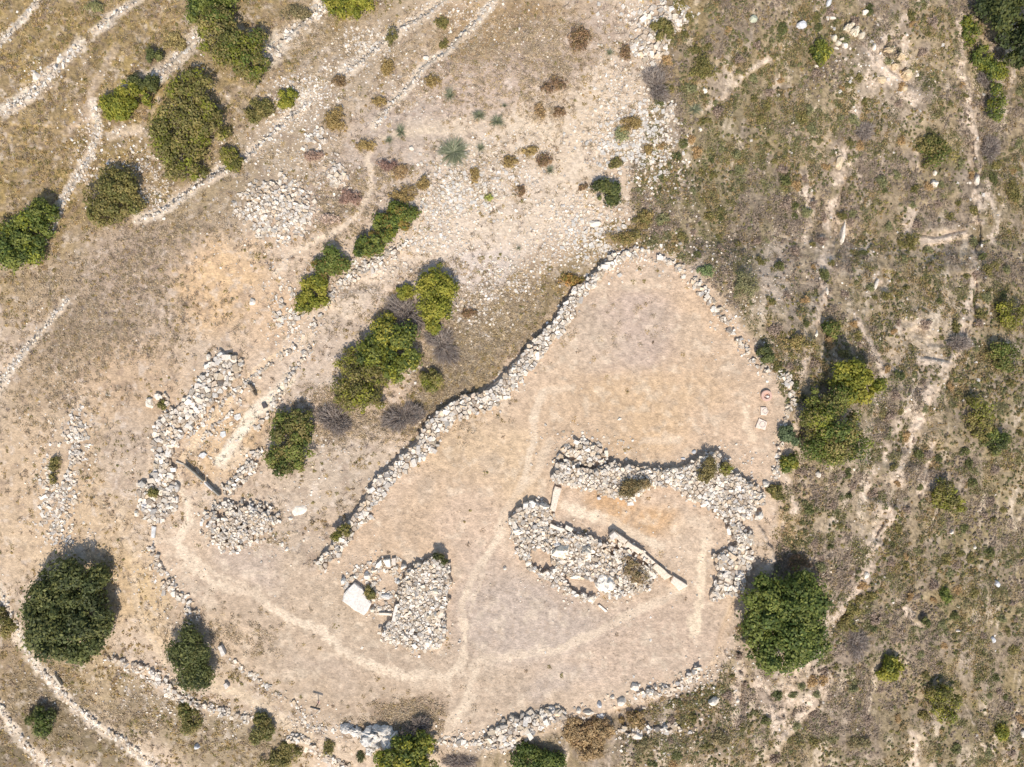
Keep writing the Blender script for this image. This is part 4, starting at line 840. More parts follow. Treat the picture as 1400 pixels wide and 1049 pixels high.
T('bush', 'bright yellow-green bush at upper left, touching a small dark bush', 'bush', [(162,140,24,22),(180,130,24,20),(160,155,18,12)], 1.9, G_BR, 6000, .15, .26)
T('bush', 'small dark green bush touching the bright yellow-green bush', 'bush', [(197,110,18,14)], 1.8, G_DARK, 2600, .15, .32)
T('bush', 'tiny dark green bush alone above the crumbled terrace wall, upper left', 'bush', [(209,77,13,10)], 1.2, G_DARK, 1600, .13, .35)
T('bush', 'bright green bush on the top edge above the wide pale terrace wall', 'bush', [(462,8,20,14),(486,6,20,16),(470,-8,34,12)], 1.8, G_BR, 6000, .14, .28)
T('bush', 'small green bush below the largest upper-left cluster', 'bush', [(320,221,16,16),(312,210,10,10)], 1.3, G_BR + G_OL, 2600, .13, .3)
T('bush', 'small bright green bush left of the wide white stones under the top walls', 'bush', [(391,133,13,15)], 1.2, G_BR, 2000, .13, .32)
T('bush', 'dull olive bush left of the small bright green bush, on the terrace', 'bush', [(356,148,18,16),(348,158,14,12)], 1.0, G_OL, 2800, .12, .3)
T('hedge_bush', 'longest dense green berry bush, uppermost of the row along the rubble bank', 'bush', [(548,297,22,19),(528,314,20,19),(508,332,20,17),(498,342,14,12)], 1.6, G_MID + G_BR[:1] + [(112,98,52)], 11000, .15, .3, group='berry bushes along the rubble bank')
T('hedge_bush', 'middle dense green berry bush of the row along the rubble bank', 'bush', [(454,355,24,20),(446,364,20,16)], 1.6, G_MID + [(108,94,52)], 5200, .14, .3, group='berry bushes along the rubble bank')
T('hedge_bush', 'lowest yellow-green berry bush of the row along the rubble bank', 'bush', [(432,398,22,20),(420,414,17,14)], 1.5, G_BR, 5200, .14, .3, group='berry bushes along the rubble bank')
T('bush', 'yellow-green domed bush above the leafless purple twigs, centre', 'bush', [(592,400,30,35),(598,388,26,26),(590,425,20,18)], 2.4, G_BR, 9500, .13, .22, bare=120)
T('bush', 'small bright bush at the left foot of the domed bush, centre', 'bush', [(553,400,11,12)], 1.1, G_BR, 1500, .13, .34)
T('bush', 'small bright bush at the lower foot of the domed bush, centre', 'bush', [(591,445,11,10)], 1.1, G_BR, 1500, .13, .34)
T('bush', 'bright spreading bush in the middle of the central bush group', 'bush', [(530,460,34,28),(515,482,28,26),(548,482,26,26),(540,505,20,16)], 2.6, G_BR + G_MID, 11000, .16, .26, bare=60)
T('bush', 'olive twiggy bush on the lower left of the central bush group', 'bush', [(492,520,36,32),(478,545,22,16),(476,495,16,22),(505,545,24,18),(520,510,26,20)], 2.0, G_OL + G_BR[:2], 9000, .14, .24, bare=500)
T('bush', 'small olive bush right of the central bush group, above the diagonal wall', 'bush', [(590,520,17,16)], 1.3, G_OL + G_BR[:1], 2600, .13, .3)
T('bush', 'green bush with grey twigs beside it, right of the trench', 'bush', [(398,605,34,34),(408,575,22,20),(392,632,24,24)], 2.6, G_MID + G_OL, 12500, .15, .25, bare=200)
T('shrub', 'dark green leafy shrub on the stony ground above the tip of the enclosure', 'shrub', [(833,262,21,18)], 1.2, G_DARK + G_MID[:1], 3400, .14, .32)
T('shrub', 'olive shrub beside the bright stone spill near the top edge', 'shrub', [(908,41,16,14)], 1.2, G_OL, 2000, .13, .32)
T('shrub', 'small dark green shrub outside the rounded right wall of the enclosure', 'shrub', [(1045,484,12,13)], 1.5, G_DARK, 2000, .13, .34)
T('shrub', 'grey-green shrub between the square slabs and the wide olive tree', 'shrub', [(1079,594,14,13)], 1.3, [(98,112,82),(84,98,70)], 2200, .13, .34)
T('shrub', 'small green shrub on the slope side of the thin low enclosure wall', 'shrub', [(1077,635,12,13)], 1.3, G_BR + G_MID, 1900, .13, .34)
T('shrub', 'dull green shrub by the last block of the thin enclosure wall', 'shrub', [(1060,672,11,10)], .8, G_OL, 1200, .12, .34)
T('tree', 'bright green tree at the bottom edge growing behind the grey rock', 'tree', [(556,1028,30,20),(580,1015,16,18),(540,1040,26,18),(570,1045,26,18)], 3.4, G_BR + G_MID, 9500, .17, .27)
T('bush', 'round green bush cut by the bottom edge below the wide block wall', 'bush', [(732,1038,36,18),(750,1045,24,16)], 1.9, G_MID, 7000, .14, .28)
T('bush', 'orange-brown dry bush on the bottom slope below the enclosure rim', 'bush', [(795,1002,26,22),(822,1000,22,18),(805,1022,26,16)], 1.1, G_OR, 8500, .13, .24)
T('bush', 'low rusty-yellow bush right of the big tilted whitish boulder', 'bush', [(868,984,20,10)], .6, G_OR + G_YE, 1800, .12, .3)
T('bush', 'round yellow-green bush on the slope right of the big green tree', 'bush', [(1215,913,17,18)], 1.9, G_BR, 2800, .14, .32)
T('bush', 'feathery yellow-green bush at lower right, larger than the round one', 'bush', [(1292,960,24,24),(1285,945,16,16)], 2.6, G_BR + G_OL, 5000, .12, .26)
T('bush', 'small bright bush near the right edge of the bottom slope', 'bush', [(1370,1000,12,11)], 1.1, G_BR, 1300, .12, .34)
T('bush', 'olive bush on the upper right slope above the pale cracked rock', 'bush', [(1280,208,26,22),(1270,198,20,16)], 1.5, G_OL + G_MID[:1], 4200, .13, .25, bare=200)
T('tree', 'dark green tree filling the top right corner', 'tree', [(1385,20,44,42),(1400,60,30,40),(1365,8,30,26)], 6.0, [(64,74,40),(52,62,36),(78,84,46)], 15000, .2, .25)
T('bush', 'long bright green thicket below the corner tree on the upper right', 'bush', [(1325,45,14,20),(1345,80,16,18),(1360,100,14,22),(1362,140,10,26)], 1.8, G_MID + G_BR[:2], 6000, .14, .26)
T('bush', 'dark compact bush near the right edge at mid height', 'bush', [(1362,604,16,14)], 1.7, G_DARK + G_MID, 2300, .14, .32)
T('bush', 'yellow-green bush at the right edge beside the cliff line', 'bush', [(1382,430,16,22)], 1.6, G_BR + G_OL, 2400, .13, .3)
T('bush', 'dull green bush at the right edge below the yellow-green one', 'bush', [(1378,488,20,24),(1365,480,14,14)], 1.6, G_OL + G_MID, 3000, .13, .28)
T('bush', 'loose green bush below the outcrop bands on the right slope', 'bush', [(1338,566,20,24),(1342,585,16,16)], 1.5, G_OL + G_BR[:1], 3000, .13, .26)
T('bush', 'wide olive-green bush on the right slope under the pale ledges', 'bush', [(1290,672,20,22),(1302,690,16,16)], 1.4, G_OL + G_BR[:2], 3000, .13, .26)
T('bush', 'dark green bush inside the bottom-left corner, between the two curving walls', 'bush', [(55,987,20,18)], 1.9, G_DARK + G_MID[:1], 3600, .14, .3)
T('bush', 'small olive bush on the left edge beside the start of the boundary wall', 'bush', [(4,850,16,20)], 1.6, G_OL, 2000, .13, .3)
T('shrub', 'bright green shrub below the cracked cream rock cluster at upper right', 'shrub', [(1120,73,15,17)], 1.2, G_MID + G_BR, 2200, .13, .32)
T('shrub', 'small green shrub just outside the wall on the slope, above the yellow-green tree', 'shrub', [(1135,452,15,12)], 1.1, G_MID + G_OL, 1800, .13, .32)
T('shrub', 'narrow olive shrub leaning on the slope right of the big green tree', 'shrub', [(1168,830,12,16),(1158,852,12,14)], .9, G_OL, 2000, .12, .3)
T('shrub', 'tiny dark green shrub on the lower right slope among grey scrub', 'shrub', [(1293,816,8,14)], .9, G_MID, 1000, .12, .35)
T('shrub', 'tiny round dark shrub left of the small pale rounded stone', 'shrub', [(1266,850,6,7)], .9, G_DARK, 700, .12, .38)
T('shrub', 'olive shrub on the bottom-left slope left of the short dark-edged wall', 'shrub', [(362,998,18,20),(358,985,12,12)], 1.3, G_OL + G_MID[:1], 3000, .12, .28)
T('shrub', 'spreading dull olive shrub below the short dark-edged wall, bottom edge', 'shrub', [(390,1032,24,16),(375,1040,20,14)], 1.0, G_OL, 3200, .12, .26)
T('shrub', 'olive shrub under the rubble wall, right of the big dark tree', 'shrub', [(263,985,14,22),(252,970,10,14)], .9, G_OL + G_MID[:1], 2200, .12, .3)
T('shrub', 'bronze-green shrub growing on the middle of the court wall', 'shrub', [(872,662,26,8),(858,669,17,8)], 1.05, [(112,104,74),(98,92,66),(126,112,80)], 2800, .1, .3, lift=0.7)
T('shrub', 'grey-olive shrub on the raised end of the court wall', 'shrub', [(966,640,11,16),(958,650,10,9)], 1.3, [(118,110,72),(104,98,62)], 2000, .1, .3, lift=0.75)
T('shrub', 'yellow-olive shrub at the right tip of the court wall', 'shrub', [(990,638,8,11)], 1.2, G_OL + G_BR[:1], 1000, .1, .34, lift=0.5)
T('shrub', 'dark green shrub at the tip of the wedge-shaped stone heap', 'shrub', [(599,760,10,5),(607,766,6,5)], 1.0, [(76,80,44),(62,68,40)], 900, .1, .34, lift=0.6)
T('shrub', 'small olive shrub within the ring of small rubble', 'shrub', [(507,811,9,9)], .7, G_OL, 1100, .1, .32, lift=0.1)
T('shrub', 'olive shrub on the lower end of the long diagonal wall', 'shrub', [(472,724,11,8),(461,732,8,8)], .9, G_OL + G_BR[:1], 1500, .1, .3, lift=0.3)
T('shrub', 'brown-green shrub filling the back of the boulder ruin', 'shrub', [(868,778,15,15),(858,768,10,10),(872,790,14,9)], .62, [(132,118,92),(112,104,72),(146,130,104)], 1500, .1, .26, lift=0.5)
T('shrub', 'tuft-like olive shrub growing in the small ring of stones', 'shrub', [(222,556,6,7)], .5, G_OL, 600, .1, .34, lift=0.1)
T('shrub', 'olive shrub sprouting from the lower chunky block ruin', 'shrub', [(211,674,7,8)], .9, G_OL, 700, .1, .34, lift=0.3)
T('shrub', 'thin olive shrub on the long low bank of small stones', 'shrub', [(76,636,8,14),(72,655,6,8)], .7, G_OL, 1200, .1, .3)
# golden, rusty and grey low bushes in the stony ground and among terraces
OB = G_RU; ob = [
 (790,52,20,16,G_RU,'large rusty brown low bush at the top centre'),(758,115,18,12,G_RU,'rusty brown low bush in the gravel below the largest rusty one'),(738,152,9,11,G_OR,'left of a pair of small orange tufts on the pale gravel'),(766,153,9,8,G_RU,'right of a pair of small orange tufts on the pale gravel'),
 (745,218,15,10,G_RU,'orange-brown low bush joined to a blue-green rosette'),(724,207,13,8,G_YE,'golden low bush touching the orange-brown one'),(711,261,9,10,G_RU,'small round reddish bush on the bare pale track'),(698,222,12,10,G_YE,'straw-brown low bush above the small round reddish bush'),
 (855,70,8,14,G_RU,'dark rusty bush on the left edge of the bright stone spill'),(530,225,18,9,[(130,108,98),(116,96,88)],'dark purple-brown low bush near the winding footpath'),(500,198,16,9,G_YE,'golden bush left of the winding footpath bend'),(548,237,12,12,G_OR,'orange-gold tuft right of the winding footpath'),
 (557,265,24,12,G_YE,'wide golden bush just above the berry hedge'),(579,250,12,12,G_YE,'golden bush behind the wide golden bush'),(532,92,13,14,G_YE,'round golden tussock between the two terrace walls near the top'),(537,48,10,14,G_OL,'dark olive upright bush between terrace walls at the top'),
 (463,110,14,9,[(128,110,84),(112,98,72)],'dark brown low bush under the terrace wall near the top'),(603,30,12,10,G_OL,'olive bush on the terrace near the straight wall, top'),(608,60,9,7,G_OL,'small olive bush leaning on the straight terrace wall'),(592,110,14,9,G_YE,'golden bush beside the lower end of the straight terrace wall'),
 (640,428,13,8,G_RU,'flat rust-coloured bush on white rubble near the domed bush'),(648,240,9,13,G_YE,'pale golden bush in the white stones of the centre top'),(668,269,8,6,[(146,150,84),(130,140,74)],'small lime-green bush in the white stones of the centre top'),(783,383,24,11,[(138,116,66),(112,108,56),(154,120,72)],'brown-green mat outside the diagonal wall near its top'),
 (842,222,10,9,G_OL,'lime-olive shrub in the stony ground, above the dark green shrub'),(862,170,18,13,G_YE,'golden-olive low bush under the leafless grey shrub'),(885,205,9,9,G_YE,'yellow low bush right of the lime-olive shrub'),(798,255,8,6,G_RU,'rusty tuft left of the dark green leafy shrub'),
 (850,325,28,12,G_OL + G_YE,'wide brownish mat bush above the tip of the enclosure'),(880,300,18,16,G_OL + G_YE,'brown-olive bush above the wide brownish mat'),(960,90,24,20,G_OL,'olive low bush left of the bare patch, top right of centre'),(1020,392,18,26,[(124,122,92),(110,112,80)],'grey-green spreading shrub right of the enclosure tip'),
 (968,372,14,10,[(112,128,86),(100,116,76)],'fresh grey-green shrub on the outside of the rounded enclosure wall'),(850,185,14,11,[(142,146,110),(124,130,96)],'pale sage shrub in the stones below the leafless grey shrub'),(1385,260,16,20,G_OL,'olive low bush at the right edge near the top'),(1240,330,20,14,G_OL,'olive low bush on the right slope above the horizontal bare band'),
 (60,330,0,0,None,None),(450,1020,10,14,G_OL,'olive low bush left of the large pitted grey rock'),(492,1035,8,9,[(84,88,56),(70,76,46)],'dark olive low bush under the large pitted grey rock'),(1100,470,26,14,G_YE + G_OL,'yellow-brown low bush left of the yellow-green tree'),
 (405,18,26,12,G_GY,'grey-green bush at the top edge left of the bright green one'),(130,10,16,10,[(118,122,84),(132,130,92)],'sage green low bush cut by the top edge, upper left'),(240,60,22,14,[(132,124,84),(144,134,92)],'dull green-gold bush right of the tiny dark bush'),(430,215,16,10,[(140,122,112),(154,134,118)],'purple-brown bush above the small white stone patch'),
 (480,270,16,14,[(144,122,110),(130,110,100)],'purple-brown bush beside the winding footpath, right of the round stone heap'),(450,300,16,8,G_PU,'greyish low bush between the round stone heap and footpath'),(520,140,14,8,G_YE,'straw bush at the foot of the straight terrace wall'),(460,165,18,22,G_YE,'golden scrub patch between two thin terrace walls'),
 (1090,770,20,12,G_RU,'rusty low scrub above the big green tree on the right'),(880,1020,16,12,G_GY,'grey-green low bush right of the orange bush'),(985,1010,16,14,G_GY,'dark grey-green low bush in the bottom scrub'),(1175,1015,18,12,G_GY,'grey-green low bush on the bottom slope right of centre')]
for (u, v, ru, rv, pal, lb) in ob:
    if lb is None: continue
    r_ = (ru + rv) / 2; o = T('low_bush', lb, 'bush', [(u, v, ru * .85, rv * .85), (u + random.uniform(-.5, .5) * ru, v + random.uniform(-.5, .5) * rv, ru * .6, rv * .6), (u + random.uniform(-.7, .7) * ru, v + random.uniform(-.7, .7) * rv, ru * .45, rv * .45)], .28 + r_ * .022, pal, int(60 + 4.6 * ru * rv), .1, .26, trunk='stems', limbs=4)
for (u, v, ru, rv, n, lb) in [(620,208,26,26,520,'largest bluish-green rosette plant in the centre top'),(598,190,0,0,0,None),(655,158,14,11,200,'left of two bluish-green rosettes near the pale gravel'),(680,166,14,12,200,'right of two bluish-green rosettes near the pale gravel'),(548,180,10,15,170,'bluish-green rosette just below the end of the straight terrace wall'),(532,192,9,9,120,'small bluish-green rosette left of the one under the straight wall'),
    (752,233,10,9,150,'small blue-green rosette joined to the orange-brown bush'),(833,73,9,8,110,'small bluish tuft left of the bright stone spill'),(615,130,10,16,160,'greyish-blue rosette right of the straight terrace wall'),(709,340,6,6,70,'tiny green rosette on the pale bare ground'),(690,145,7,5,80,'tiny green tuft above the pair of rosettes'),(657,203,10,11,120,'leafy green tuft right of the largest bluish rosette'),(950,150,20,12,160,'sparse yellowish rosette in scrub below the bare patch')]:
    if lb: rosette(lb, u, v, ru, rv, .5, n=n)
for lb, e, h, n in [('leafless purple-grey shrub left of the domed bush, centre', [(548,420,26,20),(565,440,24,18)], 1.3, 1500), ('spreading leafless grey shrub below the domed bush', [(600,460,28,18),(610,485,22,20)], .8, 1400),
    ('bare grey shrub between the green bush with twigs and the central bush group', [(450,570,26,20),(468,582,18,16)], 1.2, 1500), ('dark leafless shrub above the diagonal wall, below the central bush group', [(540,575,26,20),(568,565,18,18)], 1.2, 1700),
    ('leafless grey shrub below the bright stone spill near the top', [(893,108,20,16),(900,130,16,16)], 1.4, 1200), ('grey leafless shrub beside the cliff line near the right edge', [(1352,205,18,22)], 1.2, 900), ('dark leafless shrub under the long bright thicket, upper right', [(1345,110,16,12)], 1.2, 800),
    ('grey twiggy shrub on the bare streak right of the big green tree', [(1170,880,20,26)], .7, 900), ('leafless dark shrub above the bright green bottom tree', [(577,990,14,22),(560,1000,14,12)], 1.5, 1500), ('dead grey brush below the long low wall of the bottom edge', [(628,1040,30,12)], .7, 900),
    ('pale leafless shrub beside the cliff on the right slope', [(1310,470,22,12)], .9, 700), ('grey scrubby dead bush high on the right slope near the ledge', [(1180,180,18,16)], .7, 700)]:
    dead_bush(lb, e, h, n)
# ------------------------------------------------------------------ low scrub: the larger clumps one by one
UNW = lambda u, v: sdist_poly(RIGHTP, np.array(u, float), np.array(v, float))
KINDS = [('olive', G_OL), ('sage', [(120,122,88),(108,112,78),(134,134,98)]), ('purple-grey', [(140,126,116),(124,112,102),(156,142,128)]), ('dark green', [(86,92,54),(74,82,48),(100,104,62)]), ('straw-brown', [(156,134,98),(142,120,84),(168,146,108)])]
PROT = []
for nm, pal in KINDS:
    for k in range(3):
        V, F, C = crown_arrays([(0, 0, .1, 1, 1, .55)], 420, .15, pal, .36, .8); V[:, 2] = np.maximum(V[:, 2], -.1); PROT.append((nm, V, F, C * .9))
protos = {}
taken = []
def free(u, v, r_):
    for (a, b, ra_, rb_) in CROWNS:
        if abs(u - a) < ra_ * .9 + r_ * .6 and abs(v - b) < rb_ * .9 + r_ * .6: return False
    for (a, b, c) in taken[-400:]:
        if (u - a) ** 2 + (v - b) ** 2 < (.75 * (c + r_)) ** 2: return False
    return True
ZL = [(lambda u, v: v < 230 and u < 1120, 'right of the bright stone spill at the top'), (lambda u, v: v < 230, 'around the rocky knoll in the upper right'), (lambda u, v: v < 430 and u < 1140, 'between the tip of the enclosure and the right slope'),
      (lambda u, v: v < 430, 'on the upper right slope beside the cliff line'), (lambda u, v: v < 700 and u < 1230, 'on the slope near the olive-green wide tree'), (lambda u, v: v < 700, 'at the right edge around the pale bare outcrop bands'),
      (lambda u, v: u < 1020, 'on the slope under the bottom enclosure rim'), (lambda u, v: u < 1200, 'on the slope around the big round green tree'), (lambda u, v: True, 'in the lower right scrub below the outcrop bands')]
cnt = 0; tries = 0
while cnt < 290 and tries < 9000:
    tries += 1
    u = random.uniform(880, 1395); v = random.uniform(5, 1045)
    if float(UNW([u], [v])[0]) < 8: continue
    r_ = random.uniform(5, 9.5)
    if not free(u, v, r_): continue
    taken.append((u, v, r_)); cnt += 1
    i = random.choices(range(len(PROT)), weights=[5]*3 + [3]*3 + [4]*3 + [2.5]*3 + [2]*3)[0]
    nm, V, F, C = PROT[i]
    if i not in protos:
        o = mk('scrub_clump', V, F, C, M_leaf); protos[i] = o
    else:
        o = protos[i].copy(); COL.objects.link(o)
    s = r_ / PPM; o.location = at(u, v); o.scale = (s * random.uniform(.85, 1.3), s * random.uniform(.85, 1.3), s * random.uniform(.7, 1.1)); o.rotation_euler.z = random.uniform(0, 6.28)
    z = next(t for f, t in ZL if f(u, v))
    tag(o, 'low rounded ' + nm + ' scrub clump ' + z, 'scrub clump', nm + ' scrub clumps ' + z)
# the rest of the scrub as ground cover
def rand_in(n, u0, u1, v0, v1): return rng.uniform(u0, u1, n), rng.uniform(v0, v1, n)
def near_crown(u, v):
    m = np.zeros(len(u), bool)
    for (a, b, ra_, rb_) in CROWNS: m |= ((u - a) / ra_) ** 2 + ((v - b) / rb_) ** 2 < .8
    for p in EXCLUDE: m |= inside(p, u, v)
    return m
def clump_cover(u, v, rad, hgt, K, leaf, pal_idx, pals):
    n = len(u); x, y, z = W(u, v, gz(u, v)); q = rng.normal(0, 1, (n, K, 3)); q[..., 2] = np.abs(q[..., 2]); q /= np.linalg.norm(q, axis=-1, keepdims=True); q *= rng.uniform(.4, 1.05, (n, K, 1))
    q[..., :2] *= rng.uniform(.75, 1.3, (n, 1, 2))
    P = q * np.stack([rad, rad, hgt], -1)[:, None, :] + np.stack([x, y, z], -1)[:, None, :]
    N = q + rng.normal(0, .5, q.shape) + np.array([0, 0, .7]); V, F = quads_from(P.reshape(-1, 3), N.reshape(-1, 3), leaf * rng.uniform(.6, 1.4, n * K))
    pc = lin(np.array(pals)) * KAL * 1.62 * np.array([1.06, 1.01, .87]); C = pc[pal_idx][:, None, :] * rng.uniform(.72, 1.25, (n, K, 1)) * rng.uniform(.85, 1.15, (n, 1, 1))
    return V, F, np.repeat(C.reshape(-1, 3), 4, 0)
u, v = rand_in(46000, 850, 1470, -60, 1110)
dr = UNW(u, v); dens = fbm(u / 24 + 5, v / 34, 4)
keep = (dr > 2) & (rng.random(len(u)) < sstep(.32, .56, dens) * .86 + .14) & ~near_crown(u, v)
for (cu, cv, ru, rv) in [(985,115,22,20),(1060,390,34,50),(1190,100,34,34),(1230,120,26,40),(1280,455,44,22),(1300,320,50,10),(1260,1020,10,34),(1080,940,36,30)]:
    keep &= ~((((u - cu) / ru) ** 2 + ((v - cv) / rv) ** 2 < 1) & (rng.random(len(u)) < .75))
for pts, wd in STREAKS:
    d, _, _ = poly_dist(pts, u, v); keep &= ~((d < wd * .9) & (rng.random(len(u)) < .8))
u, v = u[keep], v[keep]; n = len(u)
PALS = [(122,114,76),(108,104,68),(130,124,92),(116,116,82),(150,134,122),(136,122,110),(98,100,62),(158,136,100),(146,124,88),(168,148,118),(138,128,78),(92,88,64)]
pw = fbm(u / 60 + 90, v / 60, 3); base = np.where(pw < .44, rng.integers(4, 6, n), np.where(pw < .54, rng.integers(0, 4, n), rng.choice([6, 7, 8, 10, 0, 11], n)))
pi = np.where(rng.random(n) < .72, base, rng.integers(0, len(PALS), n))
V, F, C = clump_cover(u, v, (.13 + .42 * sstep(.35, .65, fbm(u / 18 + 2, v / 18 + 7, 3))) * rng.uniform(.7, 1.3, n), rng.uniform(.06, .24, n), 24, .095, pi, PALS)
tag(mk('scrub', V, F, C, M_leaf), 'dense low garrigue scrub covering the slopes', 'scrub', kind='stuff')
# upland grass and small herbs on the terraces, sparse on the trodden floor
u, v = rand_in(60000, -70, 950, -60, 1110); dr = UNW(u, v); pl = sdist_poly(PLATEAU, u, v)
gr = sstep(390, 250, (u * .62 + v * .78))
de, se, te = poly_dist(EDGE, u, v); strip = (se > 0) & (de > 5) & (de < 46) & (v < 590) & (pl < 0)
low = (v > 880) & (u < 420)
dens = fbm(u / 20 + 15, v / 20 + 60, 4)
keep = (dr < 0) & (rng.random(len(u)) < (.12 + .85 * gr + .45 * low + .8 * strip) * sstep(.38, .62, dens) * np.where(pl > 0, .08, 1)) & ~near_crown(u, v)
for pts, wd, st, col in PATHS: 
    d, _, _ = poly_dist(pts, u, v); keep &= ~(d < wd * .7)
u, v = u[keep], v[keep]; n = len(u)
PG = [(168,146,104),(152,131,92),(140,122,84),(178,158,120),(130,118,78),(152,132,114),(140,122,106),(122,114,72),(156,130,90)]
V, F, C = clump_cover(u, v, rng.uniform(.14, .42, n), rng.uniform(.05, .18, n), 18, .09, rng.integers(0, len(PG), n), PG)
tag(mk('dry_herbs', V, F, C, M_grass), 'dry golden herbs and grass tussocks between terrace walls', 'grass', kind='stuff')
BR = [(150,400,85,70,380),(205,350,50,40,220),(110,470,70,50,450),(60,400,50,50,200),(440,55,50,34,260),(640,70,70,40,420),(760,80,60,50,320),(470,268,42,36,300),(450,300,60,24,240),(560,980,60,26,300),(560,982,30,20,160),(690,425,74,34,420),(610,520,50,30,200),(250,310,90,26,260),
 (300,870,90,34,260),(60,960,60,60,300),(170,985,70,30,200),(620,380,60,30,120),(740,55,60,30,220),(520,240,30,20,100),(690,135,80,40,200),(440,560,60,40,220),(500,560,50,36,260),(620,545,50,34,260),(540,440,50,40,200),(700,450,60,30,300),(640,490,50,30,260),(60,555,50,60,180),(350,1020,70,20,150),(550,430,50,30,160),(600,465,50,30,160),(460,575,40,26,150),(560,580,50,26,200),(860,440,60,40,20),(200,440,80,50,260),(80,130,90,60,160),(560,110,50,40,120)]
BR += [(o_[0], o_[1], o_[2] * 1.5, o_[3] * 1.5, 22) for o_ in ob if o_[5] and o_[1] < 320 and o_[0] < 900]
bu = np.concatenate([rng.normal(a, c * .6, k) for a, b_, c, d_, k in BR]); bv = np.concatenate([rng.normal(b_, d_ * .6, k) for a, b_, c, d_, k in BR])
k = (UNW(bu, bv) < 0) & ~near_crown(bu, bv)
for pts, wd, st, col in PATHS:
    if wd < 16: k &= poly_dist(pts, bu, bv)[0] > wd * .75
bu, bv = bu[k], bv[k]; n = len(bu)
V, F, C = clump_cover(bu, bv, rng.uniform(.18, .5, n), rng.uniform(.05, .2, n), 24, .075, rng.integers(0, 5, n), [(166,149,128),(152,136,118),(180,162,138),(160,141,112),(170,155,138)])
tag(mk('dry_brush', V, F, C, M_grass), 'flattened purplish-brown dry brush in patches across the site', 'dry brush', kind='stuff')
def tufts(n, cond, name, label, pals, L=.28, nb=7, wd=.022):
    u, v = rand_in(n, -70, 1470, -60, 1110); k = cond(u, v) & ~near_crown(u, v); u, v = u[k], v[k]; n = len(u)
    x, y, z = W(u, v, gz(u, v)); a = rng.uniform(0, 6.28, (n, nb)); e = rng.uniform(.1, 1.1, (n, nb)); l = L * rng.uniform(.5, 1.2, (n, nb))
    A = np.stack([x[:, None] + .03 * np.cos(a), y[:, None] + .03 * np.sin(a), np.repeat(z[:, None], nb, 1)], -1).reshape(-1, 3)
    Bp = A + np.stack([l * np.cos(a) * np.cos(e), l * np.sin(a) * np.cos(e), l * np.sin(e)], -1).reshape(-1, 3)
    pc = lin(np.array(pals)) * KAL; C = pc[rng.integers(0, len(pals), n)][:, None, :] * rng.uniform(.8, 1.2, (n, nb, 1))
    V, F, C = ribbon_arrays(A, Bp, np.full(n * nb, wd), np.full(n * nb, wd * .4), C.reshape(-1, 3)); tag(mk(name, V, F, C, M_grass), label, 'grass', kind='stuff')
tufts(30000, lambda u, v: (UNW(u, v) < 0) & (sdist_poly(PLATEAU, u, v) < 0) & (rng.random(len(u)) < sstep(.4, .6, fbm(u / 30, v / 30 + 44, 3))), 'straw', 'bleached straw on the terraces', [(206,186,150),(188,166,126),(170,150,124),(160,142,130)], .36, wd=.04)
tufts(26000, lambda u, v: (sdist_poly(PLATEAU, u, v) > 0) & (rng.random(len(u)) < sstep(.42, .62, fbm(u / 30 + 7, v / 30 + 9, 3)) * .8), 'short_straw', 'short bleached stubble on the enclosure floor', [(196,176,146),(182,164,140),(168,152,136),(206,184,150)], .14, wd=.018)
tufts(16000, lambda u, v: UNW(u, v) > 4, 'slope_straw', 'dry grass stems on the scrub slope', [(196,174,132),(172,150,110),(150,134,96)], .36, wd=.035)
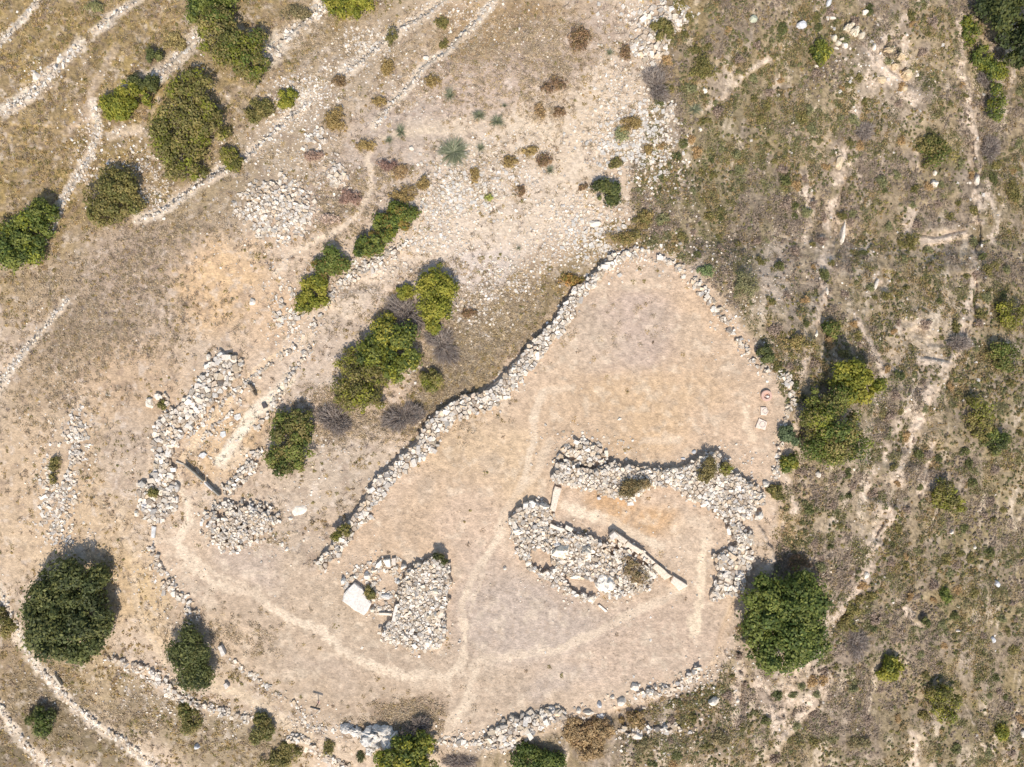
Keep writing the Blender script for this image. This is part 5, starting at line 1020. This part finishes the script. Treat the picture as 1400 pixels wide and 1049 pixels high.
# ------------------------------------------------------------------ loose stones
SC = [(415,125,36,22,200,.1,.34),(395,160,30,18,120,.1,.34),(505,60,26,18,140,.1,.36),(625,265,50,26,300,.12,.4),(700,230,50,26,120,.1,.3),(815,330,40,30,200,.12,.42),(880,20,50,20,100,.1,.4),(845,150,30,40,120,.1,.34),(890,190,26,40,180,.14,.42),
 (590,330,50,16,200,.1,.34),(500,365,50,12,160,.1,.3),(120,215,14,50,90,.1,.34),(50,105,20,20,60,.1,.34),(205,270,20,24,80,.12,.36), # u v ru rv count size0 size1
 (640,250,70,40,520,.10,.34),(600,290,40,26,240,.10,.3),(700,200,60,30,160,.08,.2),(850,200,50,34,360,.12,.42),(880,170,30,30,120,.14,.4),(800,300,60,40,420,.1,.34),(760,340,70,40,300,.08,.28),(720,370,60,36,200,.08,.26),(680,390,50,40,260,.1,.34),
 (650,430,40,26,160,.1,.34),(560,500,30,26,50,.12,.3),(850,110,40,60,180,.08,.3),(900,220,40,50,220,.1,.34),(930,260,50,50,90,.1,.26),(560,120,60,40,160,.08,.28),(490,70,60,40,180,.08,.26),(420,130,50,34,240,.08,.28),(640,60,60,40,110,.06,.2),
 (620,20,60,20,140,.1,.28),(720,60,70,40,130,.06,.2),(340,200,50,30,150,.08,.26),(300,90,60,40,60,.08,.24),(170,200,40,60,170,.08,.3),(110,190,30,40,110,.08,.32),(140,110,50,40,50,.08,.24),(225,255,26,30,110,.1,.32),(195,225,20,22,90,.1,.3),
 (400,200,50,40,120,.08,.26),(380,285,80,60,240,.08,.3),(450,240,40,40,130,.08,.28),(340,350,60,30,50,.06,.2),(395,420,40,40,110,.1,.34),(480,380,70,30,160,.06,.2),(410,460,40,24,100,.08,.24),(460,620,60,40,90,.08,.3),(430,540,40,30,60,.08,.26),
 (420,680,50,40,60,.08,.24),(370,740,40,24,70,.1,.3),(250,600,60,90,130,.08,.26),(300,600,50,50,120,.08,.26),(90,650,50,110,460,.08,.26),(60,480,40,60,80,.08,.24),(225,800,40,60,170,.08,.26),(210,930,60,30,230,.08,.3),(240,970,50,30,160,.08,.28),
 (320,985,60,24,130,.08,.26),(400,985,60,24,110,.08,.26),(440,1000,50,20,150,.06,.24),(500,790,50,50,150,.07,.24),(580,870,50,26,120,.08,.26),(810,780,110,60,220,.08,.28),(900,780,50,30,40,.08,.26),(800,610,60,24,100,.1,.3),(1000,640,50,30,90,.1,.3),
 (960,350,60,30,120,.1,.32),(1000,420,40,60,130,.1,.3),(1060,510,30,30,70,.1,.3),(870,350,60,20,140,.08,.3),(1060,380,40,60,130,.06,.22),(1000,740,40,60,90,.1,.32),(760,990,100,20,150,.1,.36),(640,1015,60,14,160,.08,.3),(900,960,60,24,110,.1,.34),(960,940,40,34,150,.1,.34),
 (1000,900,40,40,90,.08,.26),(900,1020,80,26,130,.1,.34),(1180,80,60,60,150,.1,.4),(1250,120,40,60,80,.1,.3),(1300,480,60,60,90,.08,.3),(1230,600,60,90,120,.08,.3),(1150,800,60,80,120,.08,.28),(1080,950,70,60,140,.08,.28),(1330,760,60,200,70,.1,.34),(1340,300,30,200,110,.1,.4),
 (1100,200,90,200,110,.08,.3),(1180,400,70,100,110,.08,.3),(150,960,100,30,70,.08,.24),(70,930,60,40,50,.08,.24),(130,430,140,90,90,.06,.2),(700,560,300,200,170,.05,.14),(500,850,200,90,110,.05,.14),(850,880,140,70,100,.05,.14),(100,800,70,100,50,.05,.16),(590,120,200,90,200,.05,.16)]
us, vs, sz = [], [], []
for (cu, cv, ru, rv, k, s0, s1) in SC:
    k = int(k * (2.2 if (350 < cu < 930 and cv < 470) else 1.3)); us.append(rng.normal(cu, ru * .6, k)); vs.append(rng.normal(cv, rv * .6, k)); sz.append(s0 + (s1 - s0) * rng.random(k) ** 2.2)
for p in EXCLUDE:                           # a fringe of tumbled stones round every wall and ruin
    P = np.array(p); seg = np.roll(P, -1, 0) - P; L = np.hypot(seg[:, 0], seg[:, 1]); k = int(L.sum() / 6.5)
    i = rng.choice(len(P), k, p=L / L.sum()); q = P[i] + seg[i] * rng.random((k, 1)) + rng.normal(0, 4.0, (k, 2)); us.append(q[:, 0]); vs.append(q[:, 1]); sz.append(rng.uniform(.08, .32, k))
us, vs, sz = map(np.concatenate, (us, vs, sz))
m = np.ones(len(us), bool)
for p in EXCLUDE: m &= ~(inside(p, us, vs) & (sdist_poly(p, us, vs) > 2))
for (a, b, ra_, rb_) in CROWNS: m &= ~(((us - a) / ra_) ** 2 + ((vs - b) / rb_) ** 2 < .7)
us, vs, sz = us[m], vs[m], sz[m]
order = np.argsort(-sz * ((us > 5) & (us < 1395) & (vs > 5) & (vs < 1044)))
big, rest = order[:230], order[230:]
V, F, C = scatter_hulls(us[rest], vs[rest], sz[rest], stcols(len(rest))); tag(mk('stone_scatter', V, F, C, M_stone), 'strewn small limestone rubble on the bare ground', 'rubble', kind='stuff')
SZ = [(lambda u, v: u < 300 and v < 420, 'on the upper-left grassy terraces'), (lambda u, v: u < 520 and v < 470, 'around the heap left of the footpath'), (lambda u, v: v < 170 and u < 960, 'in the gravel near the top centre edge'), (lambda u, v: u < 960 and v < 480, 'on white stony ground by the enclosure tip'),
      (lambda u, v: u < 330 and v < 800, 'beside the western ruins and low stone bank'), (lambda u, v: u < 480, 'among the rubble walls of the lower left'), (lambda u, v: u < 1090 and v < 900 and u > 600 and v > 480, 'around the boulder ruin and court walls'), (lambda u, v: u < 640, 'near the wedge-shaped heap and rubble ring'),
      (lambda u, v: v > 850 and u < 1100, 'along the bottom rim of the enclosure'), (lambda u, v: v < 480, 'on the scrub slope of the upper right'), (lambda u, v: True, 'on the scrub slope of the lower right')]
hp = {}
for i in big:
    k = random.randrange(len(HULLS)); s = float(sz[i])
    if k not in hp:
        HV, HF = HULLS[k]; o = mk('loose_stone', HV, HF, np.tile(lin((222,210,192)) * KAL, (len(HV), 1)), M_stone); hp[k] = o
    else: o = hp[k].copy(); COL.objects.link(o)
    u_, v_ = float(us[i]), float(vs[i]); o.location = at(u_, v_, s * .08); o.scale = (s * 1.15, s * 1.15, s); o.rotation_euler = (random.gauss(0, .2), random.gauss(0, .2), random.uniform(0, 6.28))
    z = next(t for f, t in SZ if f(u_, v_)); tag(o, 'pale angular stone lying loose ' + z, 'stone', 'loose stones ' + z)
print('objects', len(bpy.data.objects))
for o in bpy.data.objects:
    if o.type == 'EMPTY': o.empty_display_size = .2
